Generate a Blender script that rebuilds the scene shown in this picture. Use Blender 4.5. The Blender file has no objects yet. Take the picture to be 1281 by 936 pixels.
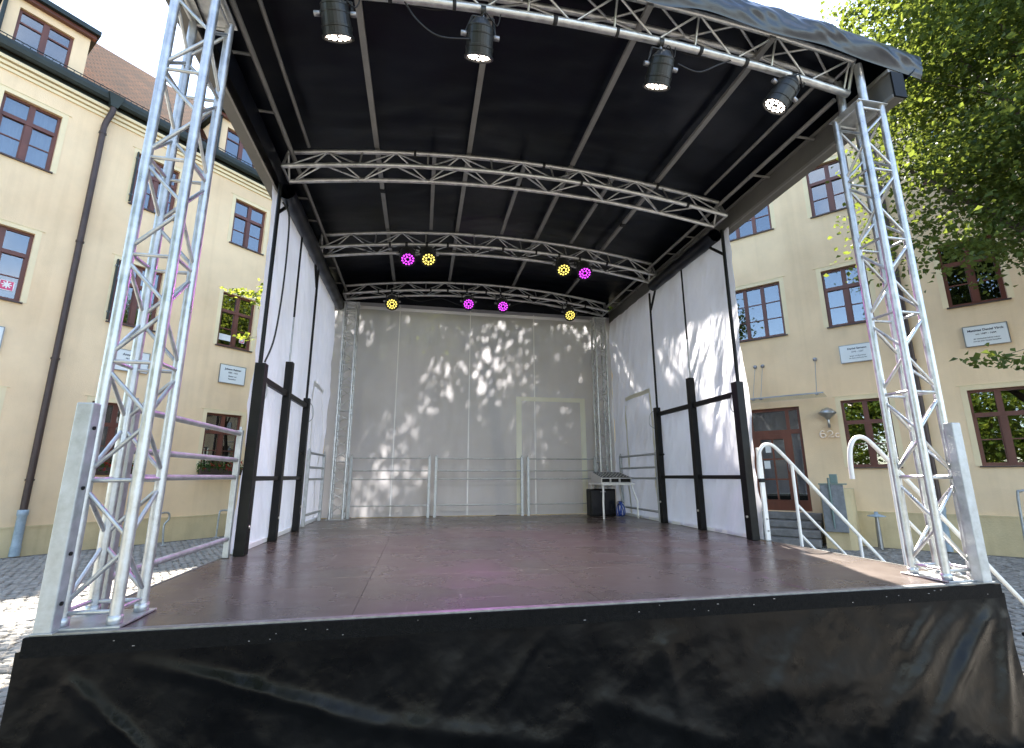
import bpy, bmesh, math, random
import numpy as np
from mathutils import Vector, Matrix, noise as mnoise

random.seed(7)
SC = bpy.context.scene
COL = SC.collection

# ------------------------------------------------------------------ camera
cam_d = bpy.data.cameras.new('camera')
cam = bpy.data.objects.new('camera', cam_d)
COL.objects.link(cam)
CAM = Vector((1.6337, -2.5716, 0.6694))
yaw, pit, roll = math.radians(10.887), math.radians(12.27), math.radians(-0.134)
Fv = Vector((math.sin(yaw) * math.cos(pit), math.cos(yaw) * math.cos(pit), math.sin(pit)))
Rv = Vector((math.cos(yaw), -math.sin(yaw), 0))
Uv = Rv.cross(Fv)
R2 = Rv * math.cos(roll) + Uv * math.sin(roll)
U2 = -Rv * math.sin(roll) + Uv * math.cos(roll)
mw = Matrix((R2, U2, -Fv)).transposed().to_4x4()
mw.translation = CAM
cam.matrix_world = mw
cam_d.sensor_width = 36
cam_d.lens = 588.48 / 1281 * 36
cam_d.clip_start = 0.05
cam_d.clip_end = 600
SC.camera = cam

# ------------------------------------------------------------------ sky, sun, exposure
SUN_AZ, SUN_EL = math.radians(16.7), math.radians(50)
world = bpy.data.worlds.new('World')
SC.world = world
world.use_nodes = True
wn, wl = world.node_tree.nodes, world.node_tree.links
wn.clear()
wo = wn.new('ShaderNodeOutputWorld')
bg = wn.new('ShaderNodeBackground')
sky = wn.new('ShaderNodeTexSky')
sky.sky_type = 'NISHITA'
sky.sun_disc = False
sky.sun_elevation = SUN_EL
sky.sun_rotation = SUN_AZ
sky.air_density = 1.0
sky.dust_density = 0.6
tc = wn.new('ShaderNodeTexCoord')
cn = wn.new('ShaderNodeTexNoise')
cn.inputs['Scale'].default_value = 3.2
cn.inputs['Detail'].default_value = 6
cn.inputs['Roughness'].default_value = 0.55
cr = wn.new('ShaderNodeValToRGB')
cr.color_ramp.elements[0].position = 0.50
cr.color_ramp.elements[1].position = 0.72
cr.color_ramp.elements[1].color = (0.8, 0.8, 0.8, 1)
mx = wn.new('ShaderNodeMixRGB')
mx.inputs[2].default_value = (4.2, 4.4, 4.8, 1)
wl.new(tc.outputs['Generated'], cn.inputs['Vector'])
wl.new(cn.outputs['Fac'], cr.inputs['Fac'])
wl.new(cr.outputs['Color'], mx.inputs[0])
wl.new(sky.outputs['Color'], mx.inputs[1])
wl.new(mx.outputs['Color'], bg.inputs['Color'])
bg.inputs['Strength'].default_value = 0.12
wl.new(bg.outputs['Background'], wo.inputs['Surface'])

sun_d = bpy.data.lights.new('sun', 'SUN')
sun_d.energy = 5.0
sun_d.angle = math.radians(1.0)
sun_d.color = (1.0, 0.94, 0.84)
sun = bpy.data.objects.new('sun', sun_d)
COL.objects.link(sun)
SDIR = Vector((math.sin(SUN_AZ) * math.cos(SUN_EL), math.cos(SUN_AZ) * math.cos(SUN_EL), math.sin(SUN_EL)))
sun.rotation_euler = SDIR.to_track_quat('Z', 'Y').to_euler()
sun.location = (3, 20, 25)

SC.view_settings.view_transform = 'Standard'
SC.view_settings.look = 'None'
SC.view_settings.gamma = 1
SC.view_settings.exposure = 2.6
SC.cycles.max_bounces = 6
SC.cycles.diffuse_bounces = 3
SC.cycles.glossy_bounces = 3
SC.cycles.caustics_reflective = False
SC.cycles.caustics_refractive = False
SC.cycles.transparent_max_bounces = 8

# ------------------------------------------------------------------ materials
def mat(name, col, rough=0.6, metal=0.0, var=0.12, vscale=2.0, bump=0.0, bscale=30.0, spec=0.5,
        col2=None, stretch=(1, 1, 1), detail=5, rvar=0.0):
    m = bpy.data.materials.new(name)
    m.use_nodes = True
    n, l = m.node_tree.nodes, m.node_tree.links
    b = n['Principled BSDF']
    geo = n.new('ShaderNodeNewGeometry')
    mp = n.new('ShaderNodeMapping')
    mp.inputs['Scale'].default_value = stretch
    l.new(geo.outputs['Position'], mp.inputs['Vector'])
    nz = n.new('ShaderNodeTexNoise')
    nz.inputs['Scale'].default_value = vscale
    nz.inputs['Detail'].default_value = detail
    nz.inputs['Roughness'].default_value = 0.62
    l.new(mp.outputs['Vector'], nz.inputs['Vector'])
    rp = n.new('ShaderNodeValToRGB')
    rp.color_ramp.elements[0].position = 0.32
    rp.color_ramp.elements[1].position = 0.68
    c1 = tuple(max(0, c * (1 - var)) for c in col[:3]) + (1,)
    c2 = tuple(min(1, c * (1 + var)) for c in col[:3]) + (1,) if col2 is None else tuple(col2[:3]) + (1,)
    rp.color_ramp.elements[0].color = c1
    rp.color_ramp.elements[1].color = c2
    l.new(nz.outputs['Fac'], rp.inputs['Fac'])
    l.new(rp.outputs['Color'], b.inputs['Base Color'])
    b.inputs['Roughness'].default_value = rough
    b.inputs['Metallic'].default_value = metal
    b.inputs['Specular IOR Level'].default_value = spec
    if rvar:
        mr = n.new('ShaderNodeMapRange')
        mr.inputs['From Min'].default_value = 0.3
        mr.inputs['From Max'].default_value = 0.7
        mr.inputs['To Min'].default_value = max(0.02, rough - rvar)
        mr.inputs['To Max'].default_value = min(1, rough + rvar)
        l.new(nz.outputs['Fac'], mr.inputs['Value'])
        l.new(mr.outputs['Result'], b.inputs['Roughness'])
    if bump:
        n2 = n.new('ShaderNodeTexNoise')
        n2.inputs['Scale'].default_value = bscale
        n2.inputs['Detail'].default_value = 4
        l.new(mp.outputs['Vector'], n2.inputs['Vector'])
        bp = n.new('ShaderNodeBump')
        bp.inputs['Strength'].default_value = bump
        bp.inputs['Distance'].default_value = 0.02
        l.new(n2.outputs['Fac'], bp.inputs['Height'])
        l.new(bp.outputs['Normal'], b.inputs['Normal'])
    return m

def emit_mat(name, col, strength):
    m = bpy.data.materials.new(name)
    m.use_nodes = True
    b = m.node_tree.nodes['Principled BSDF']
    b.inputs['Base Color'].default_value = (*col, 1)
    b.inputs['Emission Color'].default_value = (*col, 1)
    b.inputs['Emission Strength'].default_value = strength
    return m

def facing_fac(n, l, f0, gain):
    lw = n.new('ShaderNodeLayerWeight'); lw.inputs['Blend'].default_value = 0.5
    pw = n.new('ShaderNodeMath'); pw.operation = 'POWER'; pw.inputs[1].default_value = 4
    ma = n.new('ShaderNodeMath'); ma.operation = 'MULTIPLY_ADD'; ma.inputs[1].default_value = gain; ma.inputs[2].default_value = f0
    l.new(lw.outputs['Facing'], pw.inputs[0]); l.new(pw.outputs[0], ma.inputs[0])
    return ma.outputs[0]

def tarp_mat(name, col, trans, clear, bump=0.25, tint=(1, 1, 1)):
    """white PVC sheet: diffuse + translucent + a little see-through film"""
    m = bpy.data.materials.new(name)
    m.use_nodes = True
    n, l = m.node_tree.nodes, m.node_tree.links
    n.clear()
    out = n.new('ShaderNodeOutputMaterial')
    geo = n.new('ShaderNodeNewGeometry')
    nz = n.new('ShaderNodeTexNoise')
    nz.inputs['Scale'].default_value = 1.3
    nz.inputs['Detail'].default_value = 7
    l.new(geo.outputs['Position'], nz.inputs['Vector'])
    rp = n.new('ShaderNodeValToRGB')
    rp.color_ramp.elements[0].position = 0.3
    rp.color_ramp.elements[1].position = 0.65
    rp.color_ramp.elements[0].color = tuple(c * 0.86 for c in col) + (1,)
    rp.color_ramp.elements[1].color = tuple(col) + (1,)
    l.new(nz.outputs['Fac'], rp.inputs['Fac'])
    n2 = n.new('ShaderNodeTexNoise')
    n2.inputs['Scale'].default_value = 9
    n2.inputs['Detail'].default_value = 3
    mp = n.new('ShaderNodeMapping')
    mp.inputs['Scale'].default_value = (1, 1, 0.25)
    l.new(geo.outputs['Position'], mp.inputs['Vector'])
    l.new(mp.outputs['Vector'], n2.inputs['Vector'])
    bp = n.new('ShaderNodeBump')
    bp.inputs['Strength'].default_value = bump
    bp.inputs['Distance'].default_value = 0.03
    l.new(n2.outputs['Fac'], bp.inputs['Height'])
    d = n.new('ShaderNodeBsdfDiffuse')
    t = n.new('ShaderNodeBsdfTranslucent')
    g = n.new('ShaderNodeBsdfGlossy')
    g.inputs['Roughness'].default_value = 0.38
    tr = n.new('ShaderNodeBsdfTransparent')
    tr.inputs['Color'].default_value = (*tint, 1)
    for s in (d, t, g):
        l.new(bp.outputs['Normal'], s.inputs['Normal'])
    l.new(rp.outputs['Color'], d.inputs['Color'])
    l.new(rp.outputs['Color'], t.inputs['Color'])
    m1 = n.new('ShaderNodeMixShader'); m1.inputs[0].default_value = trans
    l.new(d.outputs[0], m1.inputs[1]); l.new(t.outputs[0], m1.inputs[2])
    m2 = n.new('ShaderNodeMixShader'); m2.inputs[0].default_value = clear
    l.new(m1.outputs[0], m2.inputs[1]); l.new(tr.outputs[0], m2.inputs[2])
    fr = facing_fac(n, l, 0.03, 0.25)
    m3 = n.new('ShaderNodeMixShader')
    l.new(fr, m3.inputs[0]); l.new(m2.outputs[0], m3.inputs[1]); l.new(g.outputs[0], m3.inputs[2])
    l.new(m3.outputs[0], out.inputs['Surface'])
    return m

def glass_mat(name, tint, refl=0.2, rough=0.01):
    m = bpy.data.materials.new(name)
    m.use_nodes = True
    n, l = m.node_tree.nodes, m.node_tree.links
    n.clear()
    out = n.new('ShaderNodeOutputMaterial')
    tr = n.new('ShaderNodeBsdfTransparent'); tr.inputs['Color'].default_value = (*tint, 1)
    g = n.new('ShaderNodeBsdfGlossy'); g.inputs['Roughness'].default_value = rough
    geo = n.new('ShaderNodeNewGeometry')
    nz = n.new('ShaderNodeTexNoise'); nz.inputs['Scale'].default_value = 2.2; nz.inputs['Detail'].default_value = 1
    l.new(geo.outputs['Position'], nz.inputs['Vector'])
    bp = n.new('ShaderNodeBump'); bp.inputs['Strength'].default_value = 0.02; bp.inputs['Distance'].default_value = 0.01
    l.new(nz.outputs['Fac'], bp.inputs['Height']); l.new(bp.outputs['Normal'], g.inputs['Normal'])
    fr = facing_fac(n, l, refl, 0.75)
    mm = n.new('ShaderNodeMixShader')
    l.new(fr, mm.inputs[0]); l.new(tr.outputs[0], mm.inputs[1]); l.new(g.outputs[0], mm.inputs[2])
    l.new(mm.outputs[0], out.inputs['Surface'])
    return m

def leaf_mat(name, dark, light, trans_col, tf=0.45):
    m = bpy.data.materials.new(name)
    m.use_nodes = True
    n, l = m.node_tree.nodes, m.node_tree.links
    n.clear()
    out = n.new('ShaderNodeOutputMaterial')
    geo = n.new('ShaderNodeNewGeometry')
    rp = n.new('ShaderNodeValToRGB')
    rp.color_ramp.elements[0].color = (*dark, 1)
    rp.color_ramp.elements[1].color = (*light, 1)
    l.new(geo.outputs['Random Per Island'], rp.inputs['Fac'])
    rp2 = n.new('ShaderNodeValToRGB')
    rp2.color_ramp.elements[0].color = tuple(c * 0.7 for c in trans_col) + (1,)
    rp2.color_ramp.elements[1].color = (*trans_col, 1)
    l.new(geo.outputs['Random Per Island'], rp2.inputs['Fac'])
    p = n.new('ShaderNodeBsdfPrincipled')
    p.inputs['Roughness'].default_value = 0.55
    p.inputs['Specular IOR Level'].default_value = 0.25
    l.new(rp.outputs['Color'], p.inputs['Base Color'])
    t = n.new('ShaderNodeBsdfTranslucent')
    l.new(rp2.outputs['Color'], t.inputs['Color'])
    mm = n.new('ShaderNodeMixShader'); mm.inputs[0].default_value = tf
    l.new(p.outputs[0], mm.inputs[1]); l.new(t.outputs[0], mm.inputs[2])
    l.new(mm.outputs[0], out.inputs['Surface'])
    return m

def tile_mat():
    m = mat('clay_roof_tiles', (0.045, 0.014, 0.006), 0.95, spec=0.1, var=0.4, vscale=1.6, col2=(0.095, 0.034, 0.013))
    n, l = m.node_tree.nodes, m.node_tree.links
    b = n['Principled BSDF']
    tcn = n.new('ShaderNodeTexCoord')
    br = n.new('ShaderNodeTexBrick')
    br.inputs['Scale'].default_value = 1.0
    br.inputs['Brick Width'].default_value = 0.18
    br.inputs['Row Height'].default_value = 0.16
    br.inputs['Mortar Size'].default_value = 0.022
    br.inputs['Color1'].default_value = (1, 1, 1, 1); br.inputs['Color2'].default_value = (0.6, 0.6, 0.6, 1)
    br.inputs['Mortar'].default_value = (0.1, 0.1, 0.1, 1)
    mp = n.new('ShaderNodeMapping')
    l.new(tcn.outputs['UV'], br.inputs['Vector'])
    base = [k for k in l if k.to_socket == b.inputs['Base Color']][0].from_socket
    mul = n.new('ShaderNodeMixRGB'); mul.blend_type = 'MULTIPLY'; mul.inputs[0].default_value = 0.75
    l.new(base, mul.inputs[1]); l.new(br.outputs['Color'], mul.inputs[2])
    l.new(mul.outputs['Color'], b.inputs['Base Color'])
    bp = n.new('ShaderNodeBump'); bp.inputs['Strength'].default_value = 0.8; bp.inputs['Distance'].default_value = 0.03
    l.new(br.outputs['Color'], bp.inputs['Height']); l.new(bp.outputs['Normal'], b.inputs['Normal'])
    return m

MT = {}
MT['alu'] = mat('truss_aluminium', (0.56, 0.565, 0.555), 0.40, 0.8, var=0.24, vscale=11, bump=0.08, bscale=90, rvar=0.14)
MT['galv'] = mat('galvanised_steel', (0.44, 0.455, 0.455), 0.5, 0.55, var=0.2, vscale=14, bump=0.1, bscale=60, rvar=0.12)
MT['bar'] = mat('roof_bar_grey', (0.27, 0.265, 0.25), 0.5, 0.4, var=0.12, vscale=6)
MT['beam'] = mat('roof_beam_aluminium', (0.17, 0.165, 0.15), 0.5, 0.4, var=0.14, vscale=5, rvar=0.1)
MT['whitetube'] = mat('white_painted_tube', (0.78, 0.77, 0.74), 0.42, 0.0, var=0.08, vscale=8, bump=0.03)
MT['black'] = mat('black_painted_steel', (0.006, 0.006, 0.0055), 0.45, 0.0, var=0.35, vscale=6, bump=0.05, spec=0.22)
MT['cable'] = mat('black_cable', (0.012, 0.012, 0.012), 0.6)
MT['pvc'] = mat('black_roof_pvc', (0.0030, 0.0042, 0.0085), 0.36, 0.0, var=0.4, vscale=1.5, bump=0.3, bscale=3.5, spec=0.3)
MT['flap'] = mat('dark_grey_flap_pvc', (0.020, 0.027, 0.038), 0.28, 0.0, var=0.3, vscale=4, bump=0.12, bscale=9, spec=0.55)
MT['skirt'] = mat('black_skirt_pvc', (0.0022, 0.0023, 0.0024), 0.30, 0.0, var=0.4, vscale=3, bump=0.08, bscale=22, spec=0.16, rvar=0.1)
MT['deck'] = mat('stage_deck_plywood', (0.090, 0.070, 0.060), 0.28, 0.0, var=0.16, vscale=1.1, bump=0.05, bscale=90, spec=0.5,
                 stretch=(1, 1.3, 1), rvar=0.10, detail=8)
def scuffs(m):
    n, l = m.node_tree.nodes, m.node_tree.links
    b = n['Principled BSDF']
    last = [k for k in l if k.to_socket == b.inputs['Base Color']][0].from_socket
    geo = n.new('ShaderNodeNewGeometry')
    for rot, st, lo, hi, amt, col in ((.3, (1.2, 26, 1), .66, .72, .5, (.30, .27, .25)), (-.5, (22, 1.5, 1), .67, .73, .45, (.28, .25, .23)), (.9, (1.0, 34, 1), .69, .73, .5, (.03, .025, .025)),
                                  (0, (.9, .7, 1), .48, .72, .55, (.055, .046, .044)), (0, (7, 6, 1), .60, .74, .35, (.17, .15, .135))):
        mp = n.new('ShaderNodeMapping'); mp.inputs['Scale'].default_value = st; mp.inputs['Rotation'].default_value = (0, 0, rot)
        t = n.new('ShaderNodeTexNoise'); t.inputs['Scale'].default_value = 1.0; t.inputs['Detail'].default_value = 5
        l.new(geo.outputs['Position'], mp.inputs['Vector']); l.new(mp.outputs['Vector'], t.inputs['Vector'])
        r_ = n.new('ShaderNodeMapRange'); r_.inputs['From Min'].default_value = lo; r_.inputs['From Max'].default_value = hi; r_.inputs['To Max'].default_value = amt
        l.new(t.outputs['Fac'], r_.inputs['Value'])
        mu = n.new('ShaderNodeMixRGB'); mu.inputs[2].default_value = (*col, 1)
        l.new(r_.outputs['Result'], mu.inputs[0]); l.new(last, mu.inputs[1])
        last = mu.outputs['Color']
    l.new(last, b.inputs['Base Color'])
scuffs(MT['deck'])
MT['trim'] = mat('deck_edge_aluminium', (0.30, 0.30, 0.29), 0.45, 0.7, var=0.25, vscale=20)
MT['hem'] = mat('black_velcro_hem', (0.0055, 0.005, 0.0045), 0.85, spec=0.15, var=0.5, vscale=60, bump=0.3, bscale=150)
MT['tarp'] = tarp_mat('white_side_tarp', (0.88, 0.87, 0.94), 0.60, 0.03, bump=0.9)
MT['backtarp'] = tarp_mat('grey_white_back_tarp', (0.70, 0.695, 0.75), 0.58, 0.10, bump=0.12, tint=(0.95, 0.93, 0.9))
MT['tape'] = mat('cream_tape', (0.72, 0.70, 0.56), 0.5, var=0.06)
MT['seam'] = mat('white_seam', (0.85, 0.85, 0.84), 0.5, var=0.05)
MT['plaster'] = mat('cream_plaster', (0.85, 0.64, 0.405), 0.92, var=0.10, vscale=0.6, bump=0.22, bscale=55, detail=9)
def weather(m, amount=0.22):
    n, l = m.node_tree.nodes, m.node_tree.links
    b = n['Principled BSDF']
    base = [k for k in l if k.to_socket == b.inputs['Base Color']][0].from_socket
    geo = n.new('ShaderNodeNewGeometry')
    last = base
    for sc_, st, lo, hi, amt, tint in ((1.0, (5, 5, .22), .50, .78, amount, (.62, .58, .52)), (1.0, (.35, .35, .5), .42, .7, .5, (.97, .88, .80)), (1.0, (2.2, 2.2, 1.6), .55, .75, amount * .8, (.80, .78, .72))):
        mp = n.new('ShaderNodeMapping'); mp.inputs['Scale'].default_value = st
        t = n.new('ShaderNodeTexNoise'); t.inputs['Scale'].default_value = sc_; t.inputs['Detail'].default_value = 6
        l.new(geo.outputs['Position'], mp.inputs['Vector']); l.new(mp.outputs['Vector'], t.inputs['Vector'])
        r_ = n.new('ShaderNodeMapRange'); r_.inputs['From Min'].default_value = lo; r_.inputs['From Max'].default_value = hi; r_.inputs['To Max'].default_value = amt
        l.new(t.outputs['Fac'], r_.inputs['Value'])
        mu = n.new('ShaderNodeMixRGB'); mu.blend_type = 'MULTIPLY'; mu.inputs[2].default_value = (*tint, 1)
        l.new(r_.outputs['Result'], mu.inputs[0]); l.new(last, mu.inputs[1])
        last = mu.outputs['Color']
    l.new(last, b.inputs['Base Color'])
weather(MT['plaster'])
MT['trimwall'] = mat('pale_window_surround', (0.83, 0.68, 0.43), 0.9, var=0.05, vscale=2, bump=0.1, bscale=60)
MT['plinth'] = mat('cream_plinth_plaster', (0.66, 0.53, 0.31), 0.92, var=0.14, vscale=1.2, bump=0.3, bscale=30, detail=9)
weather(MT['plinth'], .45)
MT['wood'] = mat('red_brown_window_wood', (0.13, 0.042, 0.027), 0.45, var=0.25, vscale=4, stretch=(1, 1, 0.3))
MT['door'] = mat('red_brown_door_wood', (0.15, 0.048, 0.026), 0.42, var=0.25, vscale=4, stretch=(1, 1, 0.3))
MT['glass'] = glass_mat('window_glass', (0.62, 0.66, 0.68), 0.20)
MT['canopy_glass'] = glass_mat('canopy_glass', (0.92, 0.95, 0.94), 0.06)
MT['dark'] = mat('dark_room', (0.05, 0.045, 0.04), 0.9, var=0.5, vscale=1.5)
MT['curtain'] = mat('white_net_curtain', (0.78, 0.78, 0.80), 0.8, var=0.06)
MT['gutter'] = mat('dark_green_gutter', (0.022, 0.030, 0.027), 0.5, 0.3, var=0.3, vscale=3)
MT['pipe'] = mat('brown_downpipe', (0.062, 0.040, 0.034), 0.5, 0.2, var=0.25, vscale=3)
MT['pipefoot'] = mat('grey_blue_standpipe', (0.33, 0.40, 0.45), 0.6, 0.1, var=0.2, vscale=8, bump=0.1)
MT['tiles'] = tile_mat()
MT['sill'] = mat('dark_metal_sill', (0.07, 0.045, 0.04), 0.5, 0.2, var=0.2)
MT['brass'] = mat('gilded_numerals', (0.95, 0.78, 0.62), 0.4, 0.0, var=0.06)
MT['sign'] = mat('white_enamel_plaque', (0.78, 0.80, 0.78), 0.3, var=0.04)
MT['ink'] = mat('dark_ink', (0.03, 0.035, 0.05), 0.6)
MT['paper'] = mat('white_paper', (0.8, 0.8, 0.78), 0.7)
MT['pink'] = mat('pink_red_sticker', (0.62, 0.06, 0.16), 0.5)
MT['stone'] = mat('grey_step_stone', (0.20, 0.19, 0.18), 0.85, var=0.25, vscale=6, bump=0.3, bscale=40)
MT['boxgrey'] = mat('grey_metal_panel', (0.24, 0.25, 0.26), 0.55, 0.2, var=0.2, vscale=10, bump=0.1)
MT['greenpost'] = mat('green_grey_post', (0.18, 0.25, 0.23), 0.5, 0.2, var=0.2)
MT['cobble'] = mat('granite_cobble', (0.27, 0.25, 0.22), 0.8, var=0.35, vscale=7, bump=0.4, bscale=45)
MT['ground'] = mat('sandy_paving_ground', (0.13, 0.115, 0.095), 0.95, var=0.35, vscale=5, bump=0.8, bscale=14)
MT['slab'] = mat('pale_granite_slab', (0.42, 0.40, 0.37), 0.75, var=0.15, vscale=6, bump=0.15)
MT['bark'] = mat('grey_brown_bark', (0.10, 0.075, 0.055), 0.9, var=0.35, vscale=5, bump=0.8, bscale=18, stretch=(1, 1, 0.3))
MT['leaf'] = leaf_mat('maple_leaves', (0.022, 0.052, 0.014), (0.075, 0.112, 0.028), (0.23, 0.28, 0.04), 0.42)
MT['leaf2'] = leaf_mat('linden_leaves', (0.035, 0.075, 0.012), (0.09, 0.14, 0.02), (0.38, 0.44, 0.05), 0.5)
MT['geranium'] = leaf_mat('geranium_leaves', (0.020, 0.06, 0.012), (0.05, 0.11, 0.02), (0.12, 0.2, 0.03), 0.3)
MT['redflower'] = leaf_mat('red_blossoms', (0.45, 0.02, 0.02), (0.62, 0.05, 0.03), (0.5, 0.05, 0.03), 0.3)
MT['lampbody'] = mat('black_lamp_housing', (0.022, 0.024, 0.024), 0.38, 0.3, var=0.25, vscale=12)
MT['lens'] = mat('dark_lens_plate', (0.01, 0.01, 0.012), 0.2)
MT['led_white'] = emit_mat('led_warm_white', (1.0, 0.86, 0.74), 2.4)
MT['led_yellow'] = emit_mat('led_yellow', (1.0, 0.80, 0.16), 0.34)
MT['led_magenta'] = emit_mat('led_magenta', (0.72, 0.06, 0.95), 0.40)
MT['blue'] = mat('blue_cable_sheath', (0.02, 0.06, 0.30), 0.45, var=0.2)
MT['silver'] = mat('silver_case', (0.62, 0.60, 0.57), 0.4, 0.5, var=0.1)
MT['steel'] = mat('dull_steel_fitting', (0.33, 0.33, 0.34), 0.4, 0.8, var=0.2)
MT['knob'] = mat('zinc_bolt_head', (0.7, 0.68, 0.6), 0.35, 0.8)
MT['lampglass'] = mat('silver_wall_lamp', (0.45, 0.44, 0.42), 0.3, 0.8, var=0.15)

# ------------------------------------------------------------------ object helpers
ROOTM = {}

def link(o):
    COL.objects.link(o)
    return o

def set_tags(o, label=None, cat=None, group=None, kind=None):
    if label: o['label'] = label
    if cat: o['category'] = cat
    if group: o['group'] = group
    if kind: o['kind'] = kind
    return o

def thing(name, label, cat, loc=(0, 0, 0), group=None, M=None):
    o = link(bpy.data.objects.new(name, None))
    o.empty_display_size = 0.2
    M = Matrix.Translation(Vector(loc)) if M is None else M
    o.matrix_basis = M
    ROOTM[o.name] = M
    return set_tags(o, label, cat, group)

def add(name, me, material=None, parent=None, M=None, local=False):
    """link mesh as object; M is a world matrix unless local"""
    if material is not None and not me.materials:
        me.materials.append(material)
    o = link(bpy.data.objects.new(name, me))
    M = Matrix.Identity(4) if M is None else M
    if parent is not None:
        o.parent = parent
        if not local:
            M = ROOTM[parent.name].inverted() @ M
        ROOTM[o.name] = (ROOTM[parent.name] @ M) if parent.name in ROOTM else M
    else:
        ROOTM[o.name] = M
    o.matrix_basis = M
    return o

def np_mesh(name, V, F, smooth=False):
    V = np.asarray(V, dtype=np.float32).reshape(-1, 3)
    F = np.asarray(F, dtype=np.int32)
    me = bpy.data.meshes.new(name)
    me.vertices.add(len(V)); me.vertices.foreach_set('co', V.ravel())
    nf, k = F.shape
    me.loops.add(nf * k); me.loops.foreach_set('vertex_index', F.ravel())
    me.polygons.add(nf)
    me.polygons.foreach_set('loop_start', np.arange(0, nf * k, k, dtype=np.int32))
    me.polygons.foreach_set('loop_total', np.full(nf, k, dtype=np.int32))
    me.polygons.foreach_set('use_smooth', np.full(nf, bool(smooth), dtype=bool))
    me.update(calc_edges=True)
    return me

def bm_mesh(name, bm, smooth=False):
    me = bpy.data.meshes.new(name)
    bm.to_mesh(me); bm.free()
    if smooth:
        for p in me.polygons: p.use_smooth = True
    return me

UNIT = {}
def unit_cyl(m, seg=12):
    k = ('c', m.name, seg)
    if k not in UNIT:
        V, F = [], []
        me = bpy.data.meshes.new('tube')
        for z in (-0.5, 0.5):
            for i in range(seg):
                a = 2 * math.pi * i / seg
                V.append((math.cos(a), math.sin(a), z))
        for i in range(seg):
            j = (i + 1) % seg
            F.append((i, j, seg + j, seg + i))
        F.append(tuple(range(seg))[::-1]); F.append(tuple(range(seg, 2 * seg)))
        me.from_pydata(V, [], F)
        for p in me.polygons[:seg]: p.use_smooth = True
        me.materials.append(m)
        UNIT[k] = me
    return UNIT[k]

def unit_box(m, bev=0.0):
    k = ('b', m.name)
    if k not in UNIT:
        bm = bmesh.new(); bmesh.ops.create_cube(bm, size=1)
        me = bm_mesh('box', bm); me.materials.append(m)
        UNIT[k] = me
    return UNIT[k]

def tube(name, p, q, r, m, parent=None, seg=12, local=False):
    p, q = Vector(p), Vector(q)
    d = q - p
    M = Matrix.Translation((p + q) / 2) @ d.to_track_quat('Z', 'Y').to_matrix().to_4x4() @ Matrix.Diagonal((r, r, d.length, 1))
    return add(name, unit_cyl(m, seg), None, parent, M, local)

def box(name, lo, hi, m, parent=None, local=False):
    lo, hi = Vector(lo), Vector(hi)
    M = Matrix.Translation((lo + hi) / 2) @ Matrix.Diagonal((*(hi - lo), 1))
    return add(name, unit_box(m), None, parent, M, local)

def bar(name, p, q, w, h, m, parent=None, local=False):
    """rectangular bar from p to q (w across, h roughly vertical)"""
    p, q = Vector(p), Vector(q)
    d = q - p
    M = Matrix.Translation((p + q) / 2) @ d.to_track_quat('Y', 'Z').to_matrix().to_4x4() @ Matrix.Diagonal((w, d.length, h, 1))
    return add(name, unit_box(m), None, parent, M, local)

def bbox_mesh(name, lo, hi, bev, seg=2):
    bm = bmesh.new(); bmesh.ops.create_cube(bm, size=1)
    lo, hi = Vector(lo), Vector(hi)
    for v in bm.verts:
        v.co = Vector(((v.co[i] + .5) * (hi[i] - lo[i]) + lo[i]) for i in range(3))
    if bev: bmesh.ops.bevel(bm, geom=bm.edges[:], offset=bev, segments=seg, affect='EDGES', profile=0.5)
    return bm_mesh(name, bm)

def rbox(name, lo, hi, bev, m, parent=None, local=False):
    return add(name, bbox_mesh(name, lo, hi, bev), m, parent, None, local)

def boxes_mesh(name, L):
    V, F = [], []
    for lo, hi in L:
        b = len(V)
        for z in (lo[2], hi[2]):
            V += [(lo[0], lo[1], z), (hi[0], lo[1], z), (hi[0], hi[1], z), (lo[0], hi[1], z)]
        F += [(b, b+3, b+2, b+1), (b+4, b+5, b+6, b+7), (b, b+1, b+5, b+4), (b+1, b+2, b+6, b+5), (b+2, b+3, b+7, b+6), (b+3, b, b+4, b+7)]
    return np_mesh(name, V, F)

def path_mesh(name, pts, r, seg=8, closed=False):
    pts = [Vector(p) for p in pts]
    n = len(pts)
    rs = r if isinstance(r, (list, tuple)) else [r] * n
    V, F = [], []
    up = None
    for i, p in enumerate(pts):
        a = pts[i - 1] if (i > 0 or closed) else p
        b = pts[(i + 1) % n] if (i < n - 1 or closed) else p
        d = (b - a).normalized()
        if up is None:
            up = d.orthogonal().normalized()
        up = (up - d * up.dot(d)).normalized()
        s = d.cross(up)
        for k in range(seg):
            an = 2 * math.pi * k / seg
            V.append(p + (up * math.cos(an) + s * math.sin(an)) * rs[i])
    for i in range(n if closed else n - 1):
        j = (i + 1) % n
        for k in range(seg):
            k2 = (k + 1) % seg
            F.append((i * seg + k, i * seg + k2, j * seg + k2, j * seg + k))
    me = np_mesh(name, [tuple(v) for v in V], F, True)
    return me

def pathtube(name, pts, r, m, parent=None, seg=8, closed=False, local=False):
    return add(name, path_mesh(name, pts, r, seg, closed), m, parent, None, local)

def smooth_path(P, n=6):
    P = [Vector(p) for p in P]
    out = []
    for i in range(len(P) - 1):
        p0 = P[max(i - 1, 0)]; p1 = P[i]; p2 = P[i + 1]; p3 = P[min(i + 2, len(P) - 1)]
        for k in range(n):
            t = k / n
            out.append(0.5 * ((2 * p1) + (p2 - p0) * t + (2 * p0 - 5 * p1 + 4 * p2 - p3) * t * t + (3 * p1 - p0 - 3 * p2 + p3) * t ** 3))
    out.append(P[-1])
    return out

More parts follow.
